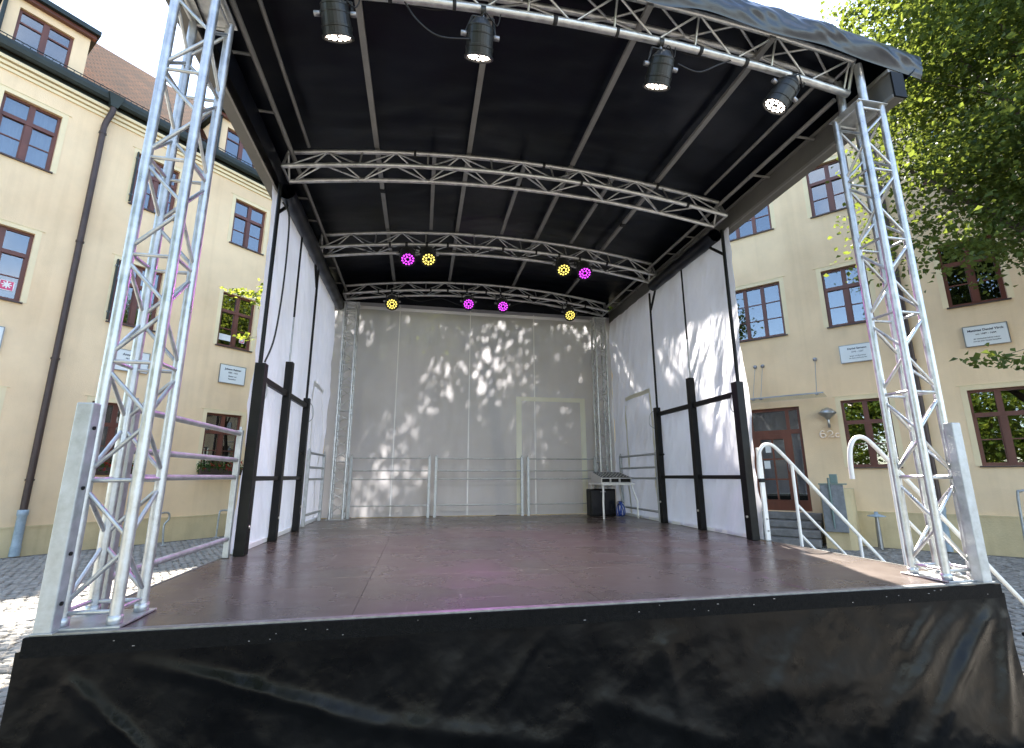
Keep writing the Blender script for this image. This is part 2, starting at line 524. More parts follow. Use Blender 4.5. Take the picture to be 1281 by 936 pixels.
def grid_mesh(name, fn, nu, nv, smooth=True, uv=False):
    V = [fn(i / nu, j / nv) for j in range(nv + 1) for i in range(nu + 1)]
    F = [(j * (nu + 1) + i, j * (nu + 1) + i + 1, (j + 1) * (nu + 1) + i + 1, (j + 1) * (nu + 1) + i) for j in range(nv) for i in range(nu)]
    return np_mesh(name, V, F, smooth)

def lathe_mesh(name, prof, seg=24, smooth=True):
    V, F = [], []
    for r, z in prof:
        for k in range(seg):
            a = 2 * math.pi * k / seg
            V.append((r * math.cos(a), r * math.sin(a), z))
    for i in range(len(prof) - 1):
        for k in range(seg):
            k2 = (k + 1) % seg
            F.append((i * seg + k, i * seg + k2, (i + 1) * seg + k2, (i + 1) * seg + k))
    me = np_mesh(name, V, F, smooth)
    return me

def nz(x, y, z=0.0):
    return mnoise.noise(Vector((x, y, z)))

def text_mesh(name, s, size, extrude=0.002, align='CENTER', bold=0.0):
    c = bpy.data.curves.new(name, 'FONT')
    c.body = s; c.size = size; c.extrude = extrude; c.align_x = align; c.offset = bold
    o = link(bpy.data.objects.new(name, c))
    dg = bpy.context.evaluated_depsgraph_get()
    me = bpy.data.meshes.new_from_object(o.evaluated_get(dg))
    bpy.data.objects.remove(o)
    me.materials.clear()
    return me

def leaf_arrays(C, N, size, rng, up=0.5, elong=1.3):
    """C: (n,3) leaf centres; returns verts, tri faces of folded leaf shapes"""
    n = len(C)
    nrm = rng.normal(size=(n, 3)); nrm[:, 2] = np.abs(nrm[:, 2]) + up
    nrm /= np.linalg.norm(nrm, axis=1)[:, None]
    t = rng.normal(size=(n, 3)); t[:, 2] -= 0.4
    t -= nrm * (t * nrm).sum(1)[:, None]
    t /= np.linalg.norm(t, axis=1)[:, None]
    s = np.cross(nrm, t)
    sz = size * rng.uniform(0.65, 1.25, n)[:, None]
    base = C - t * sz * 0.5 * elong
    tip = C + t * sz * 0.5 * elong - nrm * sz * 0.12
    l = C - s * sz * 0.5 + nrm * sz * 0.16 - t * sz * 0.08
    r = C + s * sz * 0.5 + nrm * sz * 0.16 - t * sz * 0.08
    V = np.stack([base, l, tip, r], 1).reshape(-1, 3)
    b = np.arange(n) * 4
    F = np.concatenate([np.stack([b, b + 2, b + 1], 1), np.stack([b, b + 3, b + 2], 1)])
    return V, F

G = -0.88       # ground level, the stage deck is z = 0
W, D = 5.28, 5.92

# ------------------------------------------------------------------ the ground
def ground():
    g = add('ground', grid_mesh('ground', lambda u, v: (-150 + 300 * u, -150 + 300 * v, G - 0.022), 4, 4, False), MT['ground'])
    set_tags(g, kind='structure')
    rng = np.random.default_rng(3)
    sp = 0.125
    xs = np.arange(-9, 13.2, sp); ys = np.arange(-5.5, 13.5, sp * 0.98)
    X, Y = np.meshgrid(xs, ys)
    X = X + (np.arange(len(ys)) % 2)[:, None] * sp * 0.5
    X = X.ravel() + rng.uniform(-.012, .012, X.size); Y = Y.ravel() + rng.uniform(-.012, .012, Y.size)
    off = (X + 5.72) * 0.71447 - (Y - 9.944) * 0.69966          # distance from left facade
    offr = -(X - 12.496) * 0.757 - (Y - 6.054) * 0.6534         # distance from right facade
    under = (X > 0.15) & (X < W - 0.15) & (Y > 0.2)
    keep = (off > 0.3) & (offr > 0.3) & ~((off > 5.80) & (off < 6.36)) & ~under
    X, Y = X[keep], Y[keep]
    n = len(X)
    hx = rng.uniform(.046, .057, n); hy = rng.uniform(.045, .056, n)
    z = G + rng.uniform(-.010, .006, n)
    ang = rng.uniform(-.15, .15, n)
    # camera visibility of the stones, nearest ones become single objects
    P = np.stack([X, Y, z], 1) - np.array(CAM)
    zc = P @ np.array(Fv); px = 640.5 + 588.5 * (P @ np.array(R2)) / np.maximum(zc, .01); py = 468 - 588.5 * (P @ np.array(U2)) / np.maximum(zc, .01)
    vis = (zc > 0.1) & (px > -15) & (px < 1296) & (py < 940) & (((X < -0.05) & (px < 20 + (936 - py) * 0.2)) | ((X > W + .1) & (px > 1240)))
    idx = np.where(vis)[0]
    idx = idx[np.argsort(zc[idx])][:290]
    single = np.zeros(n, bool); single[idx] = True
    cor = np.array([(-1, -1), (1, -1), (1, 1), (-1, 1)], float)
    def stones(sel):
        m = sel.sum()
        c, s = np.cos(ang[sel]), np.sin(ang[sel])
        Vb = []
        for k, (ins, dz) in enumerate(((1.0, -0.03), (1.0, -0.012), (0.72, 0.0))):
            a = cor[None] * np.stack([hx[sel], hy[sel]], 1)[:, None, :] * ins
            a = a + rng.uniform(-.004, .004, a.shape)
            xr = a[..., 0] * c[:, None] - a[..., 1] * s[:, None] + X[sel][:, None]
            yr = a[..., 0] * s[:, None] + a[..., 1] * c[:, None] + Y[sel][:, None]
            Vb.append(np.stack([xr, yr, np.repeat((z[sel] + dz)[:, None], 4, 1)], 2))
        V = np.concatenate(Vb, 1).reshape(-1, 3)
        b = np.arange(m) * 12
        F = [np.stack([b + 8, b + 9, b + 10, b + 11], 1)]
        for lev in (0, 4):
            for i in range(4):
                j = (i + 1) % 4
                F.append(np.stack([b + lev + i, b + lev + j, b + lev + 4 + j, b + lev + 4 + i], 1))
        return V, np.concatenate(F)
    V, F = stones(~single)
    cb = add('cobblestones', np_mesh('cobblestones', V, F, False), MT['cobble'], g)
    cb['kind'] = 'stuff'
    # a few shared stone shapes for the near ones
    shapes = []
    for k in range(5):
        a = cor * rng.uniform(.92, 1.08, (4, 2))
        Vs = np.concatenate([np.c_[a, np.full(4, -0.03)], np.c_[a, np.full(4, -0.012)], np.c_[a * .72, np.zeros(4)]])
        Fs = [(8, 9, 10, 11)] + [(lv + i, lv + (i + 1) % 4, lv + 4 + (i + 1) % 4, lv + 4 + i) for lv in (0, 4) for i in range(4)]
        me = np_mesh('cobble', Vs, Fs); me.materials.append(MT['cobble'])
        shapes.append(me)
    for i in idx:
        M = Matrix.Translation((X[i], Y[i], z[i])) @ Matrix.Rotation(ang[i], 4, 'Z') @ Matrix.Diagonal((hx[i], hy[i], 1, 1))
        add('cobble', shapes[i % 5], None, g, M)
    # pale slab strip parallel to the left wing
    ml = bbox_mesh('slab', (-0.33, -0.265, -0.05), (0.33, 0.265, 0.004), 0.008, 1)
    ml.materials.append(MT['slab'])
    for k in range(-8, 13):
        u = k * 0.675
        p = Vector((-5.72 + 0.69966 * u + 0.71447 * 6.08, 9.944 + 0.71447 * u - 0.69966 * 6.08, G))
        if 0.0 < p.x < W and p.y > 0.1: continue
        if p.y < -5: continue
        add('paving_slab', ml, None, g, Matrix.Translation(p + Vector((0, 0, random.uniform(-.004, .003)))) @ Matrix.Rotation(math.radians(45.6 + random.uniform(-.5, .5)), 4, 'Z'))
ground()

# ------------------------------------------------------------------ buildings
def frame_matrix(P, ang):
    """x = along the wall, y = into the building, z up"""
    c, s = math.cos(ang), math.sin(ang)
    M = Matrix(((c, -s, 0, P[0]), (s, c, 0, P[1]), (0, 0, 1, 0), (0, 0, 0, 1)))
    return M
ML = frame_matrix((-5.72, 9.944), math.radians(45.6))
MR = frame_matrix((12.496, 6.054), math.radians(-49.2))

WINC = {}
def window_parts(w, h, kind):
    k = (round(w, 3), round(h, 3), kind)
    if k in WINC: return WINC[k]
    y0, y1 = 0.085, 0.15
    L = []
    f = 0.055
    L.append(('frame', boxes_mesh('window_frame', [((0, y0, 0), (f, y1, h)), ((w - f, y0, 0), (w, y1, h)), ((f, y0, h - f), (w - f, y1, h)), ((f, y0, 0), (w - f, y1, f * 1.2))]), 'wood'))
    panes = []
    if kind == 'two':
        zt = h * 0.665
        L.append(('mullion', boxes_mesh('mullion', [((w / 2 - .05, y0 - .012, f * 1.2), (w / 2 + .05, y1 - .005, h - f))]), 'wood'))
        L.append(('transom', boxes_mesh('transom', [((f, y0 - .02, zt - .045), (w / 2 - .05, y1 - .008, zt + .045)), ((w / 2 + .05, y0 - .02, zt - .045), (w - f, y1 - .008, zt + .045)), ((w / 2 - .05, y0 - .024, zt - .05), (w / 2 + .05, y0 - .012, zt + .05))]), 'wood'))
        zl = (f * 1.2 + zt - .045) / 2
        for a, b in ((f, w / 2 - .05), (w / 2 + .05, w - f)):
            L.append(('muntin', boxes_mesh('muntin', [((a, y0 + .012, zl - .012), (b, y1 - .02, zl + .012))]), 'wood'))
            L.append(('sash', boxes_mesh('sash', [((a, y0 + .008, f * 1.2), (a + .022, y1 - .015, zt - .045)), ((b - .022, y0 + .008, f * 1.2), (b, y1 - .015, zt - .045))]), 'wood'))
            for z0, z1 in ((f * 1.2, zl - .012), (zl + .012, zt - .045), (zt + .045, h - f)):
                panes.append((a, b, z0, z1))
    elif kind == 'three':
        lw = (w - 2 * f - 2 * .09) / 3
        for i in range(3):
            a = f + i * (lw + .09); b = a + lw
            if i: L.append(('mullion', boxes_mesh('mullion', [((a - .09, y0 - .012, f * 1.2), (a, y1 - .005, h - f))]), 'wood'))
            zz = [f * 1.2 + (h - f * 2.2) * t / 3 for t in range(4)]
            for t in (1, 2):
                L.append(('muntin', boxes_mesh('muntin', [((a, y0 + .012, zz[t] - .012), (b, y1 - .02, zz[t] + .012))]), 'wood'))
            for t in range(3):
                panes.append((a, b, zz[t] + (.012 if t else 0), zz[t + 1] - (.012 if t < 2 else 0)))
    elif kind == 'dormer':
        L.append(('mullion', boxes_mesh('mullion', [((w / 2 - .055, y0 - .012, f * 1.2), (w / 2 + .055, y1 - .005, h - f))]), 'wood'))
        zl = h * 0.7
        for a, b in ((f, w / 2 - .055), (w / 2 + .055, w - f)):
            L.append(('muntin', boxes_mesh('muntin', [((a, y0 + .005, zl - .02), (b, y1 - .02, zl + .02))]), 'wood'))
            panes += [(a, b, f * 1.2, zl - .02), (a, b, zl + .02, h - f)]
    for a, b, z0, z1 in panes:
        L.append(('pane', boxes_mesh('pane', [((a, y0 + .03, z0), (b, y0 + .034, z1))]), 'glass'))
    for nm, me, mk in L:
        me.materials.append(MT[mk])
    WINC[k] = L
    return L

def curtain_mesh(w, h, seed):
    def fn(u, v):
        return (w * u, 0.02 * math.sin(u * 55 + seed) + 0.012 * math.sin(u * 23 + seed * 2), h * v)
    return grid_mesh('curtain', fn, 60, 1)

def window(root, u0, u1, z0, z1, kind, curtain=None, yoff=0.0, label=None):
    parts = window_parts(u1 - u0, z1 - z0, kind)
    T = Matrix.Translation((u0, yoff, z0))
    w0 = add('window', parts[0][1], None, root, T, True)
    if label: w0['label'] = label
    for nm, me, mk in parts[1:]:
        add(nm, me, None, w0, Matrix.Identity(4), True)
    if kind != 'dormer':
        s = add('sill', boxes_mesh('sill', [((-.04, -.045, -.03), (u1 - u0 + .04, .09, -.002))]), MT['sill'], w0, None, True)
    if curtain:
        h = z1 - z0
        add('curtain', curtain_mesh(u1 - u0 - .02, h * curtain, u0), MT['curtain'], w0, Matrix.Translation((.01, .24, 0.02)), True)
    return w0

def wall_mesh(name, u0, u1, z0, z1, holes, depth=0.16, thick=0.3):
    us = sorted({u0, u1, *[h[0] for h in holes], *[h[1] for h in holes]})
    zs = sorted({z0, z1, *[h[2] for h in holes], *[h[3] for h in holes]})
    V, F = [], []
    def q(*p):
        b = len(V); V.extend(p); F.append((b, b + 1, b + 2, b + 3))
    for i in range(len(us) - 1):
        for j in range(len(zs) - 1):
            cu, cz = (us[i] + us[i + 1]) / 2, (zs[j] + zs[j + 1]) / 2
            if any(h[0] < cu < h[1] and h[2] < cz < h[3] for h in holes): continue
            q((us[i], 0, zs[j]), (us[i + 1], 0, zs[j]), (us[i + 1], 0, zs[j + 1]), (us[i], 0, zs[j + 1]))
    for a, b, c, d in holes:
        q((a, 0, c), (a, thick, c), (a, thick, d), (a, 0, d))
        q((b, 0, c), (b, 0, d), (b, thick, d), (b, thick, c))
        q((a, 0, d), (a, thick, d), (b, thick, d), (b, 0, d))
        q((a, 0, c), (b, 0, c), (b, thick, c), (a, thick, c))
    # side ends
    q((u0, 0, z0), (u0, 0, z1), (u0, 8, z1), (u0, 8, z0))
    q((u1, 0, z0), (u1, 8, z0), (u1, 8, z1), (u1, 0, z1))
    return np_mesh(name, V, F)

def surround(root, holes, cut):
    for a, b, c, d in holes:
        t = 0.10
        L = [((a - t, -.006, c - .0), (a, .0, d)), ((b, -.006, c), (b + t, .0, d)), ((a - t, -.006, d), (b + t, .0, d + t))]
        add('window_surround', boxes_mesh('window_surround', L), MT['trimwall'], root, None, True)
        add('hood_line', boxes_mesh('hood_line', [((a - t - .05, -.016, d + t), (b + t + .05, .0, d + t + .012))]), MT['trimwall'], root, None, True)

def roof_mesh(u0, u1):
    e, r = (-0.12, 9.80), (3.05, 13.58)
    sl = math.hypot(r[0] - e[0], r[1] - e[1])
    V = [(u0, e[0], e[1]), (u1, e[0], e[1]), (u1, r[0], r[1]), (u0, r[0], r[1]), (u0, 8, 10.5), (u1, 8, 10.5), (u0, 8, 9.7), (u1, 8, 9.7)]
    F = [(0, 1, 2, 3), (3, 2, 5, 4), (1, 0, 6, 7), (4, 5, 7, 6)]
    me = np_mesh('roof', V, F)
    uv = me.uv_layers.new(name='UVMap')
    co = [(0, 0), (u1 - u0, 0), (u1 - u0, sl), (0, sl), (0, sl), (u1 - u0, sl), (u1 - u0, sl + 5), (0, sl + 5)] + [(0, 0)] * 8
    for i, c in enumerate(co): uv.data[i].uv = c
    return me

def dormer(root, uc):
    a, b = uc - 0.72, uc + 0.75
    z0, z1 = 10.02, 11.42
    holes = [(uc - 0.47, uc + 0.47, 10.08, 11.16)]
    V = wall_mesh('dormer', a, b, z0, z1, holes, thick=0.2)
    d = add('dormer', V, MT['plaster'], root, Matrix.Translation((0, 0.12, 0)), True)
    add('dormer_roof', boxes_mesh('dormer_roof', [((a - .13, -.22, z1 + .03), (b + .13, 3.0, z1 + .15))]), MT['gutter'], d, None, True)
    add('eave_board', boxes_mesh('eave_board', [((a - .08, -.12, z1 - .06), (b + .08, -.002, z1 + .03))]), MT['wood'], d, None, True)
    add('dormer_downpipe', path_mesh('pipe', [(a + .02, -.05, z1 - .05), (a + .02, -.05, z0 - .1)], .035), MT['gutter'], d, None, True)
    w = window_parts(.94, 1.08, 'dormer')
    for nm, me, mk in w:
        add('window_frame' if nm == 'frame' else nm, me, None, d, Matrix.Translation((uc - .47, -.02, 10.08)), True)
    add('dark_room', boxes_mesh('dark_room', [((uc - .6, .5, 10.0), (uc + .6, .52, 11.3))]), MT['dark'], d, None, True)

def wing(name, label, M, u0, u1, holes, kinds, curtains, pipe_u, dormers, plinth_z, extra_holes=()):
    root = thing(name, label, 'building', M=M)
    allh = list(holes) + list(extra_holes)
    add('wall', wall_mesh('wall', u0, u1, G - .1, 9.9, allh), MT['plaster'], root, None, True)
    surround(root, holes, None)
    for h, k, c in zip(holes, kinds, curtains):
        window(root, *h, k, c)
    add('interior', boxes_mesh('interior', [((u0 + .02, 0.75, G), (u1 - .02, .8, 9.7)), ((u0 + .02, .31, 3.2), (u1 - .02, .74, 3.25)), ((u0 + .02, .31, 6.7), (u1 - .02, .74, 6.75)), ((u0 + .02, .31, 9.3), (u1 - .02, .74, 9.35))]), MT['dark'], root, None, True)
    # plinth in two halves so it stays clear of doors
    segs = [(u0, u1)]
    for h in extra_holes:
        segs = [(u0, h[0] - .55), (h[1] + .55, u1)]
    for a, b in segs:
        add('plinth', boxes_mesh('plinth', [((a, -.045, G - .1), (b, -.0, plinth_z)), ((a, -.055, plinth_z), (b, -.0, plinth_z + .03))]), MT['plinth'], root, None, True)
    # stepped cornice
    for k, (z, o) in enumerate(((9.40, .035), (9.50, .07), (9.60, .12))):
        add('cornice', boxes_mesh('cornice', [((u0, -o, z), (u1, -.0, z + .075))]), MT['trimwall'], root, None, True)
    prof = [(-.02, .11), (-.035, .03), (-.08, -.03), (-.14, -.035), (-.19, .0), (-.215, .06), (-.215, .12)]
    V, F = [], []
    for u in (u0, u1):
        V += [(u, y - .06, 9.82 + z * 1.5) for y, z in prof]
    n = len(prof)
    F = [(i, i + 1, n + i + 1, n + i) for i in range(n - 1)]
    add('gutter', np_mesh('gutter', V, F), MT['gutter'], root, None, True)
    add('gutter_board', boxes_mesh('gutter_board', [((u0, -.075, 9.69), (u1, .0, 9.97))]), MT['gutter'], root, None, True)
    rf = add('roof', roof_mesh(u0, u1), MT['tiles'], root, None, True)
    # snow guard on the eaves
    L = []
    z0 = 10.02
    for zz in (z0 + .01, z0 + .15): L.append(((u0, -.105, zz), (u1, -.085, zz + .014)))
    u = u0 + .05
    while u < u1:
        L.append(((u, -.100, z0 - .06), (u + .014, -.09, z0 + .15))); u += .125
    add('snow_guard', boxes_mesh('snow_guard', L), MT['gutter'], rf, None, True)
    for uc in dormers: dormer(root, uc)
    # downpipe with hopper
    dp = add('downpipe', path_mesh('downpipe', [(pipe_u + .08, -.2, 9.72), (pipe_u + .08, -.2, 9.55), (pipe_u + .02, -.12, 9.25), (pipe_u, -.11, 9.1), (pipe_u, -.11, .02)], .062, 12), MT['pipe'], root, None, True)
    add('hopper', np_mesh('hopper', [(pipe_u - .08, -.34, 9.98), (pipe_u + .24, -.34, 9.98), (pipe_u + .24, -.1, 9.98), (pipe_u - .08, -.1, 9.98), (pipe_u + .01, -.27, 9.66), (pipe_u + .15, -.27, 9.66), (pipe_u + .15, -.13, 9.66), (pipe_u + .01, -.13, 9.66)],
        [(0, 1, 5, 4), (1, 2, 6, 5), (2, 3, 7, 6), (3, 0, 4, 7), (0, 3, 2, 1), (4, 5, 6, 7)]), MT['gutter'], dp, None, True)
    for z in (8.9, 6.0, 3.2, .6):
        add('pipe_bracket', path_mesh('bracket', [(pipe_u, -.11, z), (pipe_u, -.11, z + .04)], .078, 12), MT['pipe'], dp, None, True)
    add('standpipe', lathe_mesh('standpipe', [(.055, 0), (.085, 0), (.085, .14), (.078, .16), (.078, .62), (.09, .64), (.09, .72), (.0, .72)][1:], 14), MT['pipefoot'], dp, Matrix.Translation((pipe_u, -.11, G)) @ Matrix.Diagonal((1, 1, 1.25, 1)), True)
    return root

TOP, MID, GRD = (7.47, 8.92), (4.33, 5.92), (0.86, 2.40)
holesL, kindsL, curL = [], [], []
for cu in (-5.09, -2.64, -0.19, 2.26, 4.71, 7.16):
    for r, (a, b) in enumerate((TOP, MID, GRD)):
        holesL.append((cu, cu + .95, a, b)); kindsL.append('two')
        curL.append(0.98 if (r == 0 and cu < -1) else None)
left_wing = wing('left_house', 'cream plastered house with brown downpipe and dormers left of the stage', ML, -7.5, 13.0, holesL, kindsL, curL, -0.98, (-2.25, 2.28, 6.8), -0.34)

holesR, kindsR, curR = [], [], []
for cu, w, k in ((-8.4, .95, 'two'), (-5.9, .95, 'two'), (-3.62, 1.34, 'three'), (-1.33, .93, 'two'), (0.92, .93, 'two'), (3.15, .93, 'two'), (5.4, .93, 'two')):
    for r, (a, b) in enumerate(((7.38, 8.83), (4.32, 5.83), (0.86, 2.45))):
        if k == 'three' and r == 2: continue
        holesR.append((cu, cu + w, a, b)); kindsR.append(k); curR.append(None)
door_hole = (-3.40, -2.21, -0.19, 2.40)
right_wing = wing('right_house', 'cream plastered house with the red brown front door right of the stage', MR, -16.6, 8.0, holesR, kindsR, curR, 0.13, (-7.0, -2.4, 2.1), -0.16, (door_hole,))

# front door of the right house
def front_door():
    a, b, z0, z1 = door_hole
    y0, y1 = .09, .17
    d = add('door', boxes_mesh('door', [((a, y0, z0), (a + .07, y1, z1)), ((b - .07, y0, z0), (b, y1, z1)), ((a + .07, y0, z1 - .08), (b - .07, y1, z1)),
                                        ((a + .07, y0 - .01, 1.72), (b - .07, y1, 1.83)), ((b - .34, y0 - .005, z0), (b - .26, y1, z1 - .08)),
                                        ((a + .07, y0, z0), (b - .34, y1, z0 + .26)), ((b - .26, y0, z0), (b - .07, y1, z0 + .26)),
                                        ((a + .07, y0, z0 + .26), (a + .2, y1, 1.72)), ((b - .44, y0, z0 + .26), (b - .34, y1, 1.72)),
                                        ((a + .2, y0, 1.60), (b - .44, y1, 1.72))]), MT['door'], right_wing, None, True)
    pa, pb, q0, q1 = a + .2, b - .44, z0 + .26, 1.60
    mid = (pa + pb) / 2
    add('muntin', boxes_mesh('muntin', [((mid - .02, y0 + .01, q0), (mid + .02, y1 - .01, q1))]), MT['door'], d, None, True)
    for t in (1, 2):
        z = q0 + (q1 - q0) * t / 3
        for s0, s1 in ((pa, mid - .02), (mid + .02, pb)):
            add('muntin', boxes_mesh('muntin', [((s0, y0 + .012, z - .018), (s1, y1 - .012, z + .018))]), MT['door'], d, None, True)
    cells = []
    for t in range(3):
        za, zb = q0 + (q1 - q0) * t / 3 + .018, q0 + (q1 - q0) * (t + 1) / 3 - .018
        cells += [(pa, mid - .02, za, zb), (mid + .02, pb, za, zb)]
    cells += [(b - .26, b - .07, z0 + .26, 1.72), (b - .26, b - .07, 1.83, z1 - .08), (a + .07, b - .34, 1.83, z1 - .08)]
    for c in cells:
        add('pane', boxes_mesh('pane', [((c[0], y0 + .035, c[2]), (c[1], y0 + .04, c[3]))]), MT['glass'], d, None, True)
    add('handle', path_mesh('handle', [(b - .39, y0 - .01, .78), (b - .39, y0 - .06, .78), (b - .39, y0 - .06, .98), (b - .39, y0 - .01, .98)], .012), MT['steel'], d, None, True)
    for (cx, cz, w, h) in ((a + .36, 1.35, .13, .18), (a + .30, .95, .14, .2)):
        add('notice', boxes_mesh('notice', [((cx - w / 2, y0 + .028, cz - h / 2), (cx + w / 2, y0 + .031, cz + h / 2))]), MT['paper'], d, None, True)
front_door()

def entry_steps():
    r = thing('entrance_steps', 'grey stone steps up to the red brown front door', 'steps', M=MR @ Matrix.Translation((-2.8, -.6, G)))
    for k in range(4):
        z = -0.21 - k * .17
        y = -.42 - k * .28
        lo, hi = Vector((-3.85, y, z - .15)), Vector((-1.99, y + .42 if k else -.06, z))
        add('step', bbox_mesh('step', lo, hi, .015), MT['stone'], r, MR)
        add('riser', boxes_mesh('riser', [((-3.82, y + .05, z - .18 if k < 3 else G), (-2.0, y + .09, z - .14))]), MT['stone'], r, MR)
entry_steps()

def cheek():
    r = thing('stair_cheek_wall', 'low cream wall beside the entrance steps carrying a grey metal panel', 'wall', M=MR @ Matrix.Translation((-1.65, -.6, G)))
    # rounded front end
    V, F = [], []
    prof = [(-1.90, -.06), (-1.90, -1.08), (-1.46, -1.08), (-1.36, -1.0), (-1.32, -.85), (-1.32, -.06)]
    n = len(prof)
    for z, k in ((G - .05, 1), (.38, 1)):
        V += [(x, y, z) for x, y in prof]
    F = [(i, (i + 1) % n, n + (i + 1) % n, n + i) for i in range(n)]
    me = bpy.data.meshes.new('cheek'); me.from_pydata(V, [], F + [tuple(range(n, 2 * n))])
    add('wall_body', me, MT['plinth'], r, MR)
    add('metal_panel', bbox_mesh('panel', (-1.88, -1.14, -.53), (-1.45, -1.083, .47), .012), MT['boxgrey'], r, MR)
    add('panel_cap', boxes_mesh('cap', [((-1.9, -1.15, .472), (-1.38, -1.0, .50))]), MT['greenpost'], r, MR)
    add('green_post', bbox_mesh('post', (-1.68, -1.10, .502), (-1.54, -.98, .70), .01), MT['greenpost'], r, MR)
    add('pipe_handle', path_mesh('pipe', [(-1.70, -1.165, .62), (-1.70, -1.165, -.2), (-1.70, -1.165, -.45)], [.022, .022, .014], 8), MT['greenpost'], r, MR)
cheek()

def plaque(M, u0, u1, z0, z1, lines, label):
    cx, cz = (u0 + u1) / 2, (z0 + z1) / 2
    r = thing('house_plaque', label, 'sign', M=M @ Matrix.Translation((cx, -.03, z0)), group='white plaques on the house fronts')
    add('plate', bbox_mesh('plate', (u0, -.045, z0), (u1, -.018, z1), .006), MT['sign'], r, M)
    add('plate_frame', boxes_mesh('pf', [((u0 - .012, -.05, z0 - .012), (u1 + .012, -.018, z0 - .001)), ((u0 - .012, -.05, z1 + .001), (u1 + .012, -.018, z1 + .012)), ((u0 - .012, -.05, z0 - .001), (u0 - .001, -.018, z1 + .001)), ((u1 + .001, -.05, z0 - .001), (u1 + .012, -.018, z1 + .001))]), MT['steel'], r, M)
    for k, (s, size, dz, bold) in enumerate(lines):
        me = text_mesh('lettering', s, size, .0015, bold=bold)
        T = M @ Matrix.Translation((cx, -.047, cz + dz)) @ Matrix.Rotation(math.pi / 2, 4, 'X')
        add('lettering', me, MT['ink'], r, T)
def words(n, seed):
    rr = random.Random(seed)
    return n
plaque(MR, 1.06, 1.73, 3.38, 3.81, [('Matthias Daniel Virck', .064, .10, .0016), ('um 1589 - 1644', .05, .02, .0005), ('der städtischen Lehrer, Lektor', .033, -.075, .0004), ('und des alten Hauses Vorsteher', .033, -.13, .0004)], 'white memorial plaque on the cream wall under the tree branches, rightmost')
plaque(MR, -1.18, -.50, 3.36, 3.78, [('Daniel Samson', .064, .10, .0016), ('1590 - 1657', .05, .02, .0005), ('Bürger und Baumeister', .034, -.075, .0004), ('der Stadt und Kirche hier', .034, -.13, .0004)], 'white memorial plaque above the wall lamp, left of the right front truss tower')
plaque(ML, 2.43, 3.12, 3.28, 3.79, [('Johann Reimer', .075, .12, .0018), ('1580 - 1652', .055, .03, .0006), ('Meister und', .045, -.07, .0005), ('Baumeister', .045, -.15, .0005)], 'white memorial plaque below the paper note window beside the left wall tarp')
plaque(ML, .06, .74, 3.20, 3.70, [('Anna Reimer', .075, .12, .0018), ('1610 - 1672', .055, .03, .0006), ('Bürgerin', .045, -.07, .0005)], 'white memorial plaque seen behind the left front truss tower')
plaque(ML, -2.6, -1.83, 3.2, 3.72, [('Otto Reimer', .075, .12, .0018), ('1590 - 1650', .055, .03, .0006)], 'white memorial plaque at the left picture edge, left of the brown downpipe')

def number():
    r = thing('house_number', 'golden raised house number 62c on the cream wall by the front door', 'house number', M=MR @ Matrix.Translation((-1.61, -.01, 1.57)))
    arc = lambda cx, cz, rx, rz, a0, a1, n=12: [(cx + rx * math.cos(math.radians(a0 + (a1 - a0) * k / n)), -.03, cz + rz * math.sin(math.radians(a0 + (a1 - a0) * k / n))) for k in range(n + 1)]
    six = arc(-1.775, 1.655, .058, .085, 55, 200) + arc(-1.775, 1.625, .052, .048, 180, 540, 18)
    two = arc(-1.625, 1.685, .05, .05, 165, -40) + [(-1.675, -.03, 1.585), (-1.565, -.03, 1.585), (-1.56, -.03, 1.61)]
    cee = arc(-1.475, 1.62, .045, .045, 50, 310, 14)
    for pts in (six, two, cee):
        add('numeral', path_mesh('numeral', pts, .0155, 8), MT['brass'], r, MR)
number()

def wall_lamp():
    r = thing('wall_lamp', 'silver dish shaped wall lamp above the house number', 'lamp', M=MR @ Matrix.Translation((-1.62, -.12, 1.84)))
    add('lamp_dish', lathe_mesh('dish', [(.012, 1.98), (.03, 1.99), (.09, 2.06), (.185, 2.14), (.19, 2.155), (.15, 2.20), (.10, 2.25), (.04, 2.28), (.0, 2.285)], 24), MT['lampglass'], r, MR @ Matrix.Translation((-1.61, -.20, 0)))
    add('lamp_bracket', path_mesh('br', smooth_path([(-1.61, -.20, 2.0), (-1.61, -.20, 1.90), (-1.61, -.14, 1.82), (-1.61, -.0, 1.86)], 5), .028), MT['lampglass'], r, MR)
wall_lamp()

def glass_canopy():
    r = thing('door_canopy', 'thin glass canopy hung on three steel rods above the front door', 'canopy', M=MR @ Matrix.Translation((-2.6, -.4, 2.55)))
    add('glass_sheet', boxes_mesh('gs', [((-3.95, -.82, 2.565), (-1.58, -.06, 2.58))]), MT['canopy_glass'], r, MR)
    add('edge_rail', boxes_mesh('er', [((-3.95, -.835, 2.56), (-1.58, -.822, 2.588))]), MT['steel'], r, MR)
    for u in (-3.1, -2.92, -1.72):
        add('tie_rod', path_mesh('rod', [(u, -.03, 3.55), (u, -.72, 2.61)], .007, 6), MT['steel'], r, MR)
        add('anchor', lathe_mesh('an', [(.0, .03), (.045, .025), (.05, 0), (.0, 0)], 12), MT['steel'], r, MR @ Matrix.Translation((u, -.001, 3.55)) @ Matrix.Rotation(math.pi / 2, 4, 'X'))
        add('clamp', boxes_mesh('cl', [((u - .035, -.75, 2.545), (u + .035, -.69, 2.6))]), MT['steel'], r, MR)
glass_canopy()

